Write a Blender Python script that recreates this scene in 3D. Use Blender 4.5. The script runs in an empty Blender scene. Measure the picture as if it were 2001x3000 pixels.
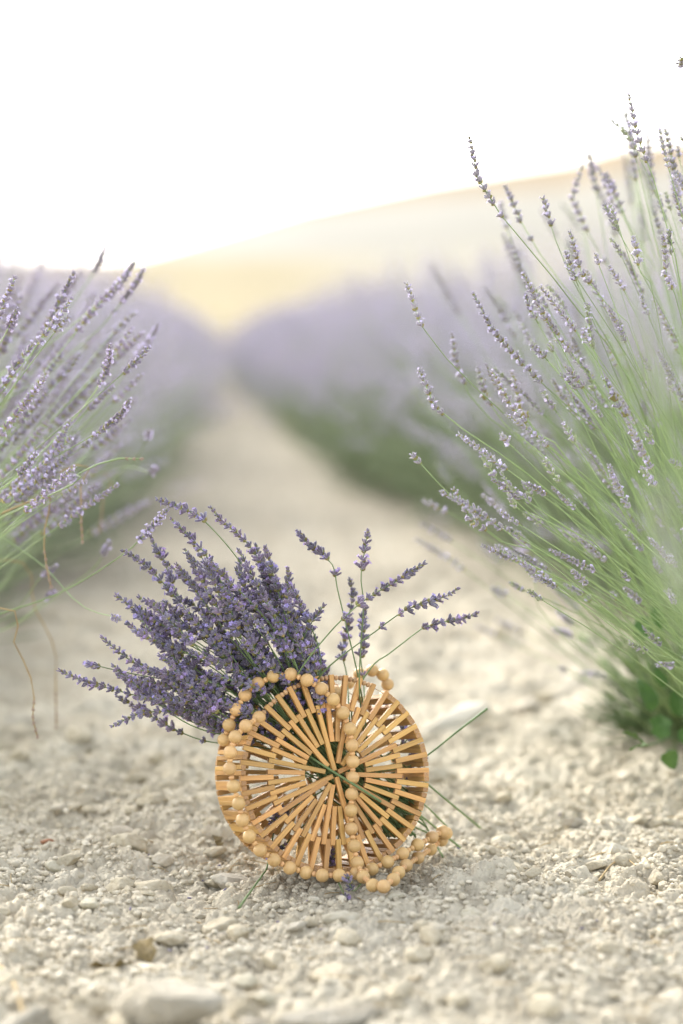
import bpy, math, random
import numpy as np
from mathutils import Vector, Matrix, Quaternion

R = math.radians
rnd = random.Random(7)
rs = np.random.RandomState(11)
scene = bpy.context.scene
COL = scene.collection

# ------------------------------------------------------------------ camera
CAM_H, FPX = 0.58, 7083.0           # 85 mm lens, 3000 px photograph height
cd = bpy.data.cameras.new('camera')
cam = bpy.data.objects.new('camera', cd); COL.objects.link(cam)
cam.location = (0, 0, CAM_H)
cam.rotation_euler = (R(90 - 4.17), 0, R(-3.14))
cd.sensor_fit = 'VERTICAL'; cd.sensor_height = 36; cd.sensor_width = 24
cd.lens = 85; cd.clip_start = .05; cd.clip_end = 5000
cd.dof.use_dof = True; cd.dof.focus_distance = 2.57; cd.dof.aperture_fstop = 2.25
scene.camera = cam
CM = Matrix.Translation(cam.location) @ cam.rotation_euler.to_matrix().to_4x4()
CR = np.array(cam.rotation_euler.to_matrix())

# ------------------------------------------------------------------ light
SUN_EL, SUN_AZ = 32, -34            # azimuth from +Y, minus = to the left
w = bpy.data.worlds.new('World'); scene.world = w; w.use_nodes = True
nt = w.node_tree; nt.nodes.clear()
sky = nt.nodes.new('ShaderNodeTexSky'); sky.sky_type = 'NISHITA'; sky.sun_disc = False
sky.sun_elevation = R(SUN_EL); sky.sun_rotation = R(SUN_AZ)
sky.air_density = 1.0; sky.dust_density = 3.0; sky.ozone_density = 1.0
hs = nt.nodes.new('ShaderNodeHueSaturation'); hs.inputs['Saturation'].default_value = .30
bg = nt.nodes.new('ShaderNodeBackground'); bg.inputs['Strength'].default_value = .15
wo = nt.nodes.new('ShaderNodeOutputWorld')
nt.links.new(sky.outputs[0], hs.inputs['Color']); nt.links.new(hs.outputs[0], bg.inputs['Color'])
nt.links.new(bg.outputs[0], wo.inputs['Surface'])
sl = bpy.data.lights.new('sun', 'SUN'); sl.energy = 1.2; sl.angle = R(18); sl.color = (1, .965, .90)
sun = bpy.data.objects.new('sun', sl); COL.objects.link(sun)
sd = Vector((math.sin(R(SUN_AZ)) * math.cos(R(SUN_EL)), math.cos(R(SUN_AZ)) * math.cos(R(SUN_EL)), math.sin(R(SUN_EL))))
sun.rotation_euler = sd.to_track_quat('Z', 'Y').to_euler()
vs = scene.view_settings
vs.view_transform = 'Standard'; vs.look = 'None'; vs.exposure = 2.25; vs.gamma = 1; vs.use_curve_mapping = False
scene.cycles.use_denoising = True
scene.cycles.max_bounces = 6; scene.cycles.diffuse_bounces = 3; scene.cycles.transparent_max_bounces = 8
scene.cycles.volume_bounces = 0
scene.render.film_transparent = False

# ------------------------------------------------------------------ pixel <-> world
def P(X, Y, d):
    """point seen at photograph pixel (X, Y), d metres along the view axis"""
    v = np.array([(X - 1000.5) / FPX * d, -(Y - 1500.0) / FPX * d, -d])
    p = CR @ v
    return np.array([p[0], p[1], p[2] + CAM_H])

def G(X, Y, z=0.0):
    """point on the flat ground (raised by z) seen at pixel (X, Y)"""
    a = P(X, Y, 1.0) - np.array([0, 0, CAM_H])
    t = (z - CAM_H) / a[2]
    return a * t + np.array([0, 0, CAM_H])

# ------------------------------------------------------------------ materials
def mat(name, col, rough=.7, var=.0, hue=.0, noise=None, nscale=(1, 1, 1), ndetail=4, ramp=None,
        bump=0, bscale=200, bdist=.001, trans=0, sheen=0, spec=.4, coords='Object', attr=None, ncol=None, objrand=0, huerand=0):
    m = bpy.data.materials.new(name); m.use_nodes = True
    t = m.node_tree; n = t.nodes; L = t.links
    b = n['Principled BSDF']
    b.inputs['Roughness'].default_value = rough
    b.inputs['Specular IOR Level'].default_value = spec
    tc = n.new('ShaderNodeTexCoord')
    mp = n.new('ShaderNodeMapping'); mp.inputs['Scale'].default_value = nscale
    L.new(tc.outputs[coords], mp.inputs[0])
    src = None
    rgb = n.new('ShaderNodeRGB'); rgb.outputs[0].default_value = (*col, 1); src = rgb.outputs[0]
    if attr:
        a = n.new('ShaderNodeAttribute'); a.attribute_name = attr
        mx = n.new('ShaderNodeMix'); mx.data_type = 'RGBA'; mx.blend_type = 'MULTIPLY'; mx.inputs[0].default_value = 1
        L.new(src, mx.inputs[6]); L.new(a.outputs['Color'], mx.inputs[7]); src = mx.outputs[2]
    if noise:
        no = n.new('ShaderNodeTexNoise'); no.inputs['Scale'].default_value = noise; no.inputs['Detail'].default_value = ndetail
        L.new(mp.outputs[0], no.inputs['Vector'])
        oi = n.new('ShaderNodeObjectInfo')
        if objrand or huerand:
            ad = n.new('ShaderNodeVectorMath'); ad.operation = 'ADD'
            ml = n.new('ShaderNodeMath'); ml.operation = 'MULTIPLY'; ml.inputs[1].default_value = 37
            L.new(oi.outputs['Random'], ml.inputs[0]); L.new(mp.outputs[0], ad.inputs[0]); L.new(ml.outputs[0], ad.inputs[1])
            L.new(ad.outputs[0], no.inputs['Vector'])
        cr = n.new('ShaderNodeValToRGB')
        cr.color_ramp.elements[0].position = .3; cr.color_ramp.elements[1].position = .7
        L.new(no.outputs['Fac'], cr.inputs[0])
        mx = n.new('ShaderNodeMix'); mx.data_type = 'RGBA'; mx.blend_type = 'MIX'
        L.new(cr.outputs[0], mx.inputs[0]); L.new(src, mx.inputs[6])
        mx.inputs[7].default_value = (*(ncol or tuple(c * (1 - var) for c in col)), 1)
        if attr:
            mm = n.new('ShaderNodeMix'); mm.data_type = 'RGBA'; mm.blend_type = 'MULTIPLY'; mm.inputs[0].default_value = 1
            L.new(mx.outputs[2], mm.inputs[6]); mx.inputs[7].default_value = (*(ncol or tuple(c * (1 - var) for c in col)), 1)
            L.new(rgb.outputs[0], mx.inputs[6]); L.new(n['Attribute'].outputs['Color'], mm.inputs[7]); src = mm.outputs[2]
        else:
            src = mx.outputs[2]
    if objrand or huerand:
        oi = n.new('ShaderNodeObjectInfo'); h = n.new('ShaderNodeHueSaturation')
        mr = n.new('ShaderNodeMapRange'); mr.inputs[3].default_value = 1 - objrand; mr.inputs[4].default_value = 1 + objrand
        L.new(oi.outputs['Random'], mr.inputs[0]); L.new(mr.outputs[0], h.inputs['Value'])
        m3 = n.new('ShaderNodeMath'); m3.operation = 'MULTIPLY'; m3.inputs[1].default_value = 7.31
        m4 = n.new('ShaderNodeMath'); m4.operation = 'FRACT'
        L.new(oi.outputs['Random'], m3.inputs[0]); L.new(m3.outputs[0], m4.inputs[0])
        m5 = n.new('ShaderNodeMapRange'); m5.inputs[3].default_value = .5 - huerand; m5.inputs[4].default_value = .5 + huerand
        L.new(m4.outputs[0], m5.inputs[0]); L.new(m5.outputs[0], h.inputs['Hue'])
        L.new(src, h.inputs['Color']); src = h.outputs[0]
    L.new(src, b.inputs['Base Color'])
    if bump:
        bn = n.new('ShaderNodeTexNoise'); bn.inputs['Scale'].default_value = bscale; bn.inputs['Detail'].default_value = 6
        L.new(mp.outputs[0], bn.inputs['Vector'])
        bp = n.new('ShaderNodeBump'); bp.inputs['Strength'].default_value = bump; bp.inputs['Distance'].default_value = bdist
        L.new(bn.outputs['Fac'], bp.inputs['Height']); L.new(bp.outputs[0], b.inputs['Normal'])
    if sheen:
        b.inputs['Sheen Weight'].default_value = sheen; b.inputs['Sheen Roughness'].default_value = .5
    if trans:
        tr = n.new('ShaderNodeBsdfTranslucent'); ms = n.new('ShaderNodeMixShader'); ms.inputs[0].default_value = trans
        L.new(src, tr.inputs[0]); L.new(b.outputs[0], ms.inputs[1]); L.new(tr.outputs[0], ms.inputs[2])
        L.new(ms.outputs[0], n['Material Output'].inputs['Surface'])
    return m

M = {}
M['soil'] = mat('dry_soil', (.51, .465, .365), .95, noise=9, ncol=(.425, .37, .27), bump=1.0, bscale=300, bdist=.003, spec=.15, attr='tone', coords='Object')
M['crumb'] = mat('soil_crumbs', (.535, .49, .39), .95, noise=60, ncol=(.415, .365, .27), bump=.6, bscale=500, bdist=.001, spec=.15, attr='tone')
M['stone'] = mat('chalk_stone', (.42, .385, .305), .9, noise=2.5, ncol=(.33, .29, .21), bump=.7, bscale=5, bdist=.0012, spec=.2, objrand=.12, huerand=.01)
M['stone_white'] = mat('white_stone', (.40, .37, .305), .9, noise=2, ncol=(.30, .265, .20), bump=.7, bscale=5, bdist=.002, spec=.2)
M['stone_big'] = mat('big_stone', (.33, .305, .25), .95, noise=1.6, ncol=(.23, .205, .155), bump=1, bscale=4, bdist=.008, spec=.1)
M['stone_pale'] = mat('pale_boulder', (.50, .47, .39), .9, noise=2, ncol=(.47, .43, .35), bump=1, bscale=4, bdist=.005, spec=.1)
M['stone_red'] = mat('rust_stone', (.30, .145, .075), .9, noise=5, ncol=(.20, .10, .06), bump=.5, bscale=5, spec=.2)
M['stone_grey'] = mat('grey_stone', (.30, .29, .27), .9, noise=5, ncol=(.2, .2, .2), bump=.5, bscale=5, spec=.2)
M['bamboo'] = mat('bamboo', (.54, .31, .10), .48, noise=1, nscale=(14, 330, 330), ncol=(.38, .205, .062), objrand=.22, huerand=.008, bump=.25, bscale=1.6, bdist=.0004, spec=.35)
M['bamboo_end'] = mat('bamboo_end', (.40, .24, .12), .6, noise=900, ncol=(.28, .155, .07), objrand=.12, spec=.25)
M['bead'] = mat('bead_wood', (.54, .355, .155), .42, noise=1, nscale=(60, 60, 320), ncol=(.47, .295, .12), objrand=.09, huerand=.004, bump=.06, bscale=1, bdist=.0003, spec=.4)
M['bead_small'] = mat('small_bead_wood', (.60, .365, .165), .45, noise=1, nscale=(100, 100, 500), ncol=(.50, .29, .12), objrand=.08, huerand=.005, spec=.4)
M['bead_rim'] = mat('rim_bead_wood', (.46, .285, .145), .5, noise=1, nscale=(150, 900, 900), ncol=(.29, .165, .08), objrand=.22, huerand=.006, spec=.35)
M['cord'] = mat('cord', (.45, .36, .24), .9)
# cut lavender (deep purple) and growing lavender (paler)
M['calyx'] = mat('cut_calyx', (.115, .078, .15), .75, noise=420, ncol=(.165, .15, .19), sheen=.5, objrand=.4, huerand=.04, spec=.2)
M['petal'] = mat('cut_petal', (.27, .205, .46), .7, noise=500, ncol=(.37, .30, .56), objrand=.25, huerand=.02, trans=.25, spec=.2)
M['bract'] = mat('cut_bract', (.20, .14, .06), .8, noise=300, ncol=(.17, .20, .07), objrand=.3, spec=.2)
M['stalk'] = mat('cut_stalk', (.12, .18, .07), .6, noise=60, ncol=(.17, .235, .10), objrand=.25, trans=.12, spec=.3)
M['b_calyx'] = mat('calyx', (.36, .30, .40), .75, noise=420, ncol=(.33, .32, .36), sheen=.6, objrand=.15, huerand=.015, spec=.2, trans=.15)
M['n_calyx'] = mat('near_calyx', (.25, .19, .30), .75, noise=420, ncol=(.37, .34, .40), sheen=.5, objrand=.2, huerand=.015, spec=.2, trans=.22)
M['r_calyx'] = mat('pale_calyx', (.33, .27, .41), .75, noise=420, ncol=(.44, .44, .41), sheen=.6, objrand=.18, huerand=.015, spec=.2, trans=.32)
M['b_petal'] = mat('petal', (.58, .52, .73), .7, noise=500, ncol=(.60, .53, .76), objrand=.12, huerand=.01, trans=.3, spec=.2)
M['b_bract'] = mat('bract', (.34, .36, .12), .8, noise=300, ncol=(.33, .26, .13), objrand=.2, trans=.3, spec=.2)
M['b_green'] = mat('green_bud', (.34, .42, .17), .75, noise=420, ncol=(.36, .36, .30), sheen=.4, objrand=.15, trans=.3, spec=.2)
M['b_stalk'] = mat('stalk', (.34, .43, .21), .6, noise=40, ncol=(.27, .36, .17), objrand=.2, trans=.3, spec=.3)
M['r_stalk'] = mat('row_stalk', (.33, .375, .225), .7, noise=20, ncol=(.27, .32, .19), trans=.3, spec=.2)
M['r_leaf'] = mat('row_leaf', (.14, .185, .095), .7, noise=20, ncol=(.20, .24, .14), trans=.2, spec=.2)
M['b_leaf'] = mat('lavender_leaf', (.115, .175, .07), .65, noise=40, ncol=(.17, .23, .11), objrand=.1, trans=.25, spec=.3)
M['dry'] = mat('dry_stalk', (.36, .27, .13), .8, noise=60, ncol=(.28, .20, .10), spec=.2)
M['dry_head'] = mat('dry_head', (.36, .27, .21), .85, noise=200, ncol=(.25, .18, .14), spec=.2)
M['weed'] = mat('weed_leaf', (.12, .225, .055), .55, noise=60, ncol=(.075, .15, .04), trans=.3, spec=.4)
M['litter'] = mat('dry_leaf', (.22, .165, .07), .8, noise=90, ncol=(.13, .10, .05), trans=.15, spec=.2)

# ------------------------------------------------------------------ mesh helpers
class Acc:
    """collects triangles with a material index"""
    def __init__(s): s.V = []; s.F = []; s.I = []; s.n = 0; s.T = []
    def add(s, V, F, mi=0, tone=None):
        V = np.asarray(V, float); F = np.asarray(F, int)
        s.V.append(V); s.F.append(F + s.n); s.I.append(np.full(len(F), mi) if np.isscalar(mi) else np.asarray(mi)); s.n += len(V)
        if tone is not None: s.T.append(np.full(len(V), tone) if np.isscalar(tone) else tone)
    def arrays(s):
        return np.concatenate(s.V), np.concatenate(s.F), np.concatenate(s.I)
    def mesh(s, name, mats, smooth=True):
        V, F, I = s.arrays()
        me = bpy.data.meshes.new(name)
        me.vertices.add(len(V)); me.vertices.foreach_set('co', V.astype('f').ravel())
        me.loops.add(len(F) * 3); me.loops.foreach_set('vertex_index', F.astype('i').ravel())
        me.polygons.add(len(F)); me.polygons.foreach_set('loop_start', np.arange(0, len(F) * 3, 3, dtype='i'))
        me.polygons.foreach_set('material_index', I.astype('i'))
        me.polygons.foreach_set('use_smooth', np.full(len(F), smooth))
        for m in mats: me.materials.append(M[m])
        if s.T:
            T = np.concatenate(s.T)
            if T.ndim == 1: T = np.repeat(T[:, None], 3, 1)
            c = np.ones((len(V), 4)); c[:, :3] = T
            at = me.color_attributes.new('tone', 'FLOAT_COLOR', 'POINT'); at.data.foreach_set('color', c.astype('f').ravel())
        me.update(calc_edges=True); me.validate()
        return me

def link(name, data, parent=None, loc=None, mtx=None):
    o = bpy.data.objects.new(name, data); COL.objects.link(o)
    if parent is not None: o.parent = parent
    if loc is not None: o.location = loc
    if mtx is not None: o.matrix_basis = mtx
    return o

def tag(o, label=None, cat=None, group=None, kind=None):
    if label: o['label'] = label
    if cat: o['category'] = cat
    if group: o['group'] = group
    if kind: o['kind'] = kind
    return o

def empty(name, loc):
    o = bpy.data.objects.new(name, None); COL.objects.link(o); o.location = loc
    o.empty_display_size = .02
    return o

def tube(pts, rad, sides=5):
    pts = np.asarray(pts, float); n = len(pts); rad = np.broadcast_to(rad, (n,))
    tg = np.gradient(pts, axis=0); tg /= np.linalg.norm(tg, axis=1)[:, None] + 1e-12
    ref = np.array([0, 0, 1.]) if abs(tg[0][2]) < .8 else np.array([1., 0, 0])
    u = np.cross(tg, ref); u /= np.linalg.norm(u, axis=1)[:, None] + 1e-12
    v = np.cross(tg, u)
    a = np.arange(sides) * 2 * math.pi / sides
    V = pts[:, None] + rad[:, None, None] * (np.cos(a)[None, :, None] * u[:, None] + np.sin(a)[None, :, None] * v[:, None])
    V = V.reshape(-1, 3)
    i = np.arange(n - 1)[:, None] * sides; j = np.arange(sides)[None]; k = (j + 1) % sides
    A = i + j; B = i + k; C = A + sides; D = B + sides
    F = np.concatenate([np.stack([A, B, D], -1).reshape(-1, 3), np.stack([A, D, C], -1).reshape(-1, 3)])
    caps = [[0, q + 1, q] for q in range(1, sides - 1)] + [[(n - 1) * sides, (n - 1) * sides + q, (n - 1) * sides + q + 1] for q in range(1, sides - 1)]
    return V, np.concatenate([F, np.array(caps)])

def spline(pts, n):
    """Catmull-Rom through pts, n samples by even arc length"""
    p = np.asarray(pts, float)
    q = np.vstack([2 * p[0] - p[1], p, 2 * p[-1] - p[-2]])
    out = []
    for i in range(len(p) - 1):
        a, b, c, d = q[i:i + 4]
        for t in np.linspace(0, 1, 12, endpoint=False):
            out.append(.5 * ((2 * b) + (-a + c) * t + (2 * a - 5 * b + 4 * c - d) * t * t + (-a + 3 * b - 3 * c + d) * t ** 3))
    out.append(p[-1]); out = np.array(out)
    s = np.concatenate([[0], np.cumsum(np.linalg.norm(np.diff(out, axis=0), axis=1))])
    t = np.linspace(0, s[-1], n)
    return np.stack([np.interp(t, s, out[:, k]) for k in range(3)], 1), s[-1]

def basis_to(d, spin=0.):
    """3x3 whose z axis is d"""
    d = np.asarray(d, float); d = d / (np.linalg.norm(d) + 1e-12)
    r = np.array([0, 0, 1.]) if abs(d[2]) < .9 else np.array([1., 0, 0])
    x = np.cross(r, d); x /= np.linalg.norm(x); y = np.cross(d, x)
    c, s = math.cos(spin), math.sin(spin)
    return np.stack([x * c + y * s, -x * s + y * c, d], 1)

def icosphere(sub):
    t = (1 + 5 ** .5) / 2
    V = [(-1, t, 0), (1, t, 0), (-1, -t, 0), (1, -t, 0), (0, -1, t), (0, 1, t), (0, -1, -t), (0, 1, -t), (t, 0, -1), (t, 0, 1), (-t, 0, -1), (-t, 0, 1)]
    F = [(0, 11, 5), (0, 5, 1), (0, 1, 7), (0, 7, 10), (0, 10, 11), (1, 5, 9), (5, 11, 4), (11, 10, 2), (10, 7, 6), (7, 1, 8), (3, 9, 4), (3, 4, 2), (3, 2, 6), (3, 6, 8), (3, 8, 9), (4, 9, 5), (2, 4, 11), (6, 2, 10), (8, 6, 7), (9, 8, 1)]
    V = [np.array(v) / np.linalg.norm(v) for v in V]
    for _ in range(sub):
        nf = []; mid = {}
        def m(a, b):
            k = (min(a, b), max(a, b))
            if k not in mid:
                p = V[a] + V[b]; V.append(p / np.linalg.norm(p)); mid[k] = len(V) - 1
            return mid[k]
        for a, b, c in F:
            x, y, z = m(a, b), m(b, c), m(c, a); nf += [(a, x, z), (b, y, x), (c, z, y), (x, y, z)]
        F = nf
    return np.array(V), np.array(F)
ICO = [icosphere(k) for k in range(5)]

# ------------------------------------------------------------------ ground
def hsh(i, j, k):
    x = np.sin(i * 127.1 + j * 311.7 + k * 74.7) * 43758.5453
    return x - np.floor(x)

def vnoise(x, y, k=0):
    xi, yi = np.floor(x), np.floor(y); fx, fy = x - xi, y - yi
    fx = fx * fx * (3 - 2 * fx); fy = fy * fy * (3 - 2 * fy)
    a, b, c, d = hsh(xi, yi, k), hsh(xi + 1, yi, k), hsh(xi, yi + 1, k), hsh(xi + 1, yi + 1, k)
    return (a * (1 - fx) + b * fx) * (1 - fy) + (c * (1 - fx) + d * fx) * fy - .5

def clods(x, y, cell, k):
    """rounded, slightly angular clods: height 0..1 and a tone id"""
    cx, cy = np.floor(x / cell), np.floor(y / cell)
    h = np.zeros_like(x); tone = np.full_like(x, .5)
    for di in (-1, 0, 1):
        for dj in (-1, 0, 1):
            i, j = cx + di, cy + dj
            px = (i + hsh(i, j, k)) * cell; py = (j + hsh(i, j, k + 1)) * cell
            r = cell * (.35 + .6 * hsh(i, j, k + 2) ** 2)
            a = hsh(i, j, k + 3) * 3.14; e = .65 + .7 * hsh(i, j, k + 4)
            dx, dy = x - px, y - py
            u = (dx * np.cos(a) + dy * np.sin(a)) * e; v = (-dx * np.sin(a) + dy * np.cos(a)) / e
            q = (np.abs(u / r) ** 2.6 + np.abs(v / r) ** 2.6)
            z = np.sqrt(np.clip(1 - q, 0, 1)) * r / cell * (.5 + hsh(i, j, k + 5)) + (u * (hsh(i, j, k + 6) - .5) / cell * .6) * (q < 1)
            up = z > h
            h = np.where(up, z, h); tone = np.where(up, hsh(i, j, k + 7), tone)
    return h, tone

def smooth(a, b, t):
    t = np.clip((t - a) / (b - a), 0, 1); return t * t * (3 - 2 * t)

def far_z(x, y):
    """the large form of the land: flat field, a rise, then the hill"""
    z = 4.3 * smooth(27, 122, y)
    xs = x * 420 / np.maximum(y, 200.)
    ridge = np.interp(xs, [-90, -35, -22, -10, 1.5, 17, 39, 55, 62, 70, 82, 110, 200], [10, 12.2, 13, 15, 18.4, 23, 27.6, 30.2, 31.2, 33.6, 35.2, 37.5, 42]) - 4.3
    return z + ridge * np.clip((y - 130) / 290, 0, 1)

def ground_z(x, y, detail=True):
    x = np.asarray(x, float); y = np.asarray(y, float)
    z = far_z(x, y)
    z = z + .028 * vnoise(x * 3.1, y * 3.1, 5) * (y > 0) + .014 * vnoise(x * 9, y * 9, 9)
    if detail:
        f = 1 - smooth(5, 12, y)
        wx = x + .004 * vnoise(x * 90, y * 90, 20); wy = y + .004 * vnoise(x * 90, y * 90, 21)
        a, ta = clods(wx, wy, .052, 31); b, tb = clods(wx, wy, .021, 47); c, tc = clods(wx, wy, .0095, 61); e, te = clods(wx, wy, .0048, 83)
        patch = .45 + 1.1 * np.clip(vnoise(x * 4, y * 4, 3) + .5, 0, 1)
        z = z + f * (.0115 * a * patch + .0080 * b * patch + .0048 * c + .0030 * e + .0016 * vnoise(x * 420, y * 420, 8)
                     + .004 * vnoise(x * 60, y * 60, 18)) - .012 * f
        tone = .86 + .22 * (b > .12) * (tb - .4) + .13 * (tc - .5) + .10 * (te - .5) + .12 * vnoise(x * 7, y * 7, 2)
        return z, tone
    return z

def build_ground():
    ys = [1.2]
    while ys[-1] < 1.75: ys.append(ys[-1] * 1.006)
    while ys[-1] < 3.5: ys.append(ys[-1] * 1.00115)
    while ys[-1] < 6: ys.append(ys[-1] * 1.003)
    while ys[-1] < 1400: ys.append(ys[-1] * 1.02)
    ys = np.array([-30, -6, 0.2, .8] + ys)
    s = np.concatenate([[-3, -1.2, -.6, -.4, -.3, -.22, -.16, -.13], np.linspace(-.115, .225, 440), [.24, .27, .32, .4, .5, .65, .9, 1.5, 3]])
    yy = np.maximum(ys, 2.0)
    Xg = s[None] * yy[:, None]; Yg = np.repeat(ys[:, None], len(s), 1)
    z, tone = ground_z(Xg, Yg)
    tone = tone * (1 - .46 * smooth(3.0, 8, Yg))  # darkens soil colour with distance, painting in self-shade of unresolved clods
    far = smooth(30, 42, Yg)[..., None]
    n = .5 + vnoise(Xg * .11, Yg * .035, 71) + .4 * vnoise(Xg * .4, Yg * .1, 73)
    n = np.clip(n, 0, 1)[..., None]
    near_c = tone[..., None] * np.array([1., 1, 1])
    field = .37 * np.array([1.06, .98, .68]) * (.85 + .25 * n)          # dry yellow grass
    chalk = .37 * np.array([.97, 1.03, 1.11]) * (.92 + .1 * n)          # pale, sparsely grown slope
    tan = .34 * np.array([.94, .76, .50]) * (.85 + .2 * n)
    f1 = smooth(130, 165, Yg + 25 * (n[..., 0] - .5))[..., None]
    side = smooth(.02, .09, Xg / np.maximum(Yg, 1))[..., None]
    field = field * (1 - side) + side * np.array([.40, .41, .40])
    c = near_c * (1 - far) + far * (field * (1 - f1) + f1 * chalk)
    top = (smooth(-.0015, .0015, (z - .58) / np.maximum(Yg, 1) - ((ridge_line(Xg, Yg) - .58) / 420 - .002 - .0105 * smooth(0, 75, Xg * 420 / np.maximum(Yg, 200)))) * smooth(200, 230, Yg) * smooth(-12, 10, Xg))[..., None]
    c = c * (1 - top) + top * tan
    nr, nc = Xg.shape
    V = np.stack([Xg, Yg, z], -1).reshape(-1, 3)
    i = np.arange(nr - 1)[:, None] * nc; j = np.arange(nc - 1)[None]
    A = i + j; B = A + 1; C = A + nc; D = C + 1
    F = np.concatenate([np.stack([A, B, D], -1).reshape(-1, 3), np.stack([A, D, C], -1).reshape(-1, 3)])
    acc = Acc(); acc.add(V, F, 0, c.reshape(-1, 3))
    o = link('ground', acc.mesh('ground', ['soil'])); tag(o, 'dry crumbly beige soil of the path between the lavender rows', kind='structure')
    return o

def ridge_line(x, y):
    return far_z(x * 430 / np.maximum(y, 200.), np.full_like(x, 430.))

build_ground()
def gz(x, y):
    z, _ = ground_z(np.array([x]), np.array([y])); return float(z[0])

# ------------------------------------------------------------------ stones and crumbs
def rock_arrays(seed, sub, flat=.7, planes=14):
    r = np.random.RandomState(seed); V, F = ICO[sub]
    N = r.normal(size=(planes, 3)); N /= np.linalg.norm(N, axis=1)[:, None]
    dd = r.uniform(.55, .95, planes)
    q = V @ N.T
    lim = np.where(q > .15, dd[None] / np.maximum(q, .15), 9).min(1)
    rad = np.minimum(lim, 1.0)
    if sub >= 2:
        rad = rad * (1 + .035 * np.sin(V[:, 0] * 11 + seed) * np.sin(V[:, 1] * 13 + 2) + .02 * r.normal(size=len(V)) * (sub > 2))
    W = V * rad[:, None] * np.array([1, r.uniform(.65, .95), flat * r.uniform(.7, 1.1)])
    return W, F

def build_crumbs():
    acc = Acc(); r = np.random.RandomState(5)
    small = [rock_arrays(100 + k, 0, .8, 5) for k in range(12)]
    mid = [rock_arrays(150 + k, 1, .75, 9) for k in range(12)]
    n = 56000
    y = 1.85 + (r.rand(n) ** 1.5) * 2.6
    s = r.uniform(-.11, .22, n); x = s * y
    size = .0012 + .0046 * r.rand(n) ** 3.4
    m = r.rand(n) < .75                                   # more in the focus band
    y[m] = r.uniform(2.1, 3.1, m.sum()); x[m] = s[m] * y[m]
    clump = vnoise(x * 14, y * 14, 90) + vnoise(x * 37, y * 37, 91) * .6
    keep = r.rand(n) < np.clip(.55 + clump * 1.3, .08, 1); x, y, size = x[keep], y[keep], size[keep]
    z, _ = ground_z(x, y)
    base, fb = [], []
    for i in range(len(x)):
        big = size[i] > .0036
        W, F = (mid if big else small)[i % 12]
        a = r.uniform(0, 6.28); c, sn = math.cos(a), math.sin(a)
        Rm = np.array([[c, -sn, 0], [sn, c, 0], [0, 0, 1]])
        t = r.uniform(.8, 1.12)
        acc.add(W @ Rm.T * size[i] + (x[i], y[i], z[i] + size[i] * .25), F, 0, t)
    o = link('gravel', acc.mesh('gravel', ['crumb'], smooth=False))
    tag(o, 'loose pale soil crumbs and grit covering the path', 'gravel', kind='stuff')
build_crumbs()

ROCKS = []
for k in range(14):
    a = Acc(); W, F = rock_arrays(300 + k, 3, .62, 9); a.add(W, F, 0)
    me = a.mesh('rock', ['stone']); ROCKS.append(me)
def rock_mesh(k, m):
    me = ROCKS[k].copy(); me.materials.clear(); me.materials.append(M[m]); return me
STONE_N = [0]
def stone(x, y, size, label, group=None, mesh=None, rot=None, sc=(1, 1, 1), sink=.35):
    o = link('stone', mesh or ROCKS[STONE_N[0] % 14]); STONE_N[0] += 1
    zz = gz(x, y)
    o.location = (x, y, zz + size * sc[2] * .62 * (1 - 2 * sink) * .8)
    o.rotation_euler = rot or (rnd.uniform(-.3, .3), rnd.uniform(-.3, .3), rnd.uniform(0, 6.28))
    o.scale = (size * sc[0], size * sc[1], size * sc[2])
    tag(o, label, 'stone', group); return o
def stone_px(X, Y, wpx, label, m='stone', sc=(1, 1, 1), k=None, group=None, sink=.35, rot=None):
    g = G(X, Y); d = g[1]
    me = rock_mesh(k if k is not None else rnd.randrange(14), m) if m != 'stone' else (ROCKS[k] if k is not None else None)
    return stone(g[0], g[1], wpx / 2 / FPX * d, label, group, me, rot, sc, sink)
stone_px(1320, 2150, 225, 'large pale boulder just behind the right side of the round bag', 'stone_pale', (1.25, .6, .62), 3, sink=.3, rot=(.1, -.3, .4))
stone_px(1290, 2260, 150, 'knobbly beige boulder low behind the bag under the large pale one', 'stone', (1.2, .7, .9), 5)
stone_px(1610, 1985, 70, 'small bright white stone alone on the path behind the bag', 'stone_white', (1, .8, 1.3), 7, sink=.1)
stone_px(490, 2985, 400, 'very large white rock out of focus at the bottom of the picture', 'stone_big', (1.05, .8, .95), 6, sink=.22, rot=(.15, .25, 2.3))
stone_px(965, 3000, 300, 'wide beige rock out of focus beside the large white one in the foreground', 'stone_big', (1.1, .8, .5), 9, sink=.5)
stone_px(80, 2990, 230, 'dull rock out of focus in the bottom corner near the dry stalk', 'stone_big', (1, .8, .5), 4, sink=.4)
stone_px(690, 2560, 190, 'wide flat white stone wedged against the lower edge of the bag', 'stone_white', (1, .75, .62), 2, sink=.3, rot=(.2, .2, .8))
stone_px(140, 2487, 50, 'rusty brown stone lying alone on the pale soil', 'stone_red', (1, .8, 1), 6, sink=.15)
stone_px(415, 2480, 66, 'small squarish white stone with a flat top', 'stone_white', (1, .7, .8), 8, sink=.2, rot=(0, 0, .1))
stone_px(360, 2448, 84, 'beige block behind the squarish white stone', 'stone', (1, .7, .8), 10, sink=.25)
stone_px(1000, 2700, 120, 'pale rounded rock on the soil in front of the bag', 'stone', (1.1, .8, .8), 11, sink=.3)
stone_px(870, 2720, 90, 'flat whitish stone in front of the bag', 'stone_white', (1.2, .8, .5), 12, sink=.35)
stone_px(50, 2510, 90, 'lumpy grey beige stone at the picture edge behind the rusty one', 'stone', (1, .8, .8), 13, sink=.3)
stone_px(1810, 2520, 80, 'beige stone beside the thin twigs', 'stone', (1, .8, .9), 0, sink=.25)
stone_px(1685, 2430, 84, 'thin pale slab standing tilted on the soil', 'stone_white', (1, .35, 1.1), 3, sink=.15, rot=(.5, .3, .2))
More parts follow.
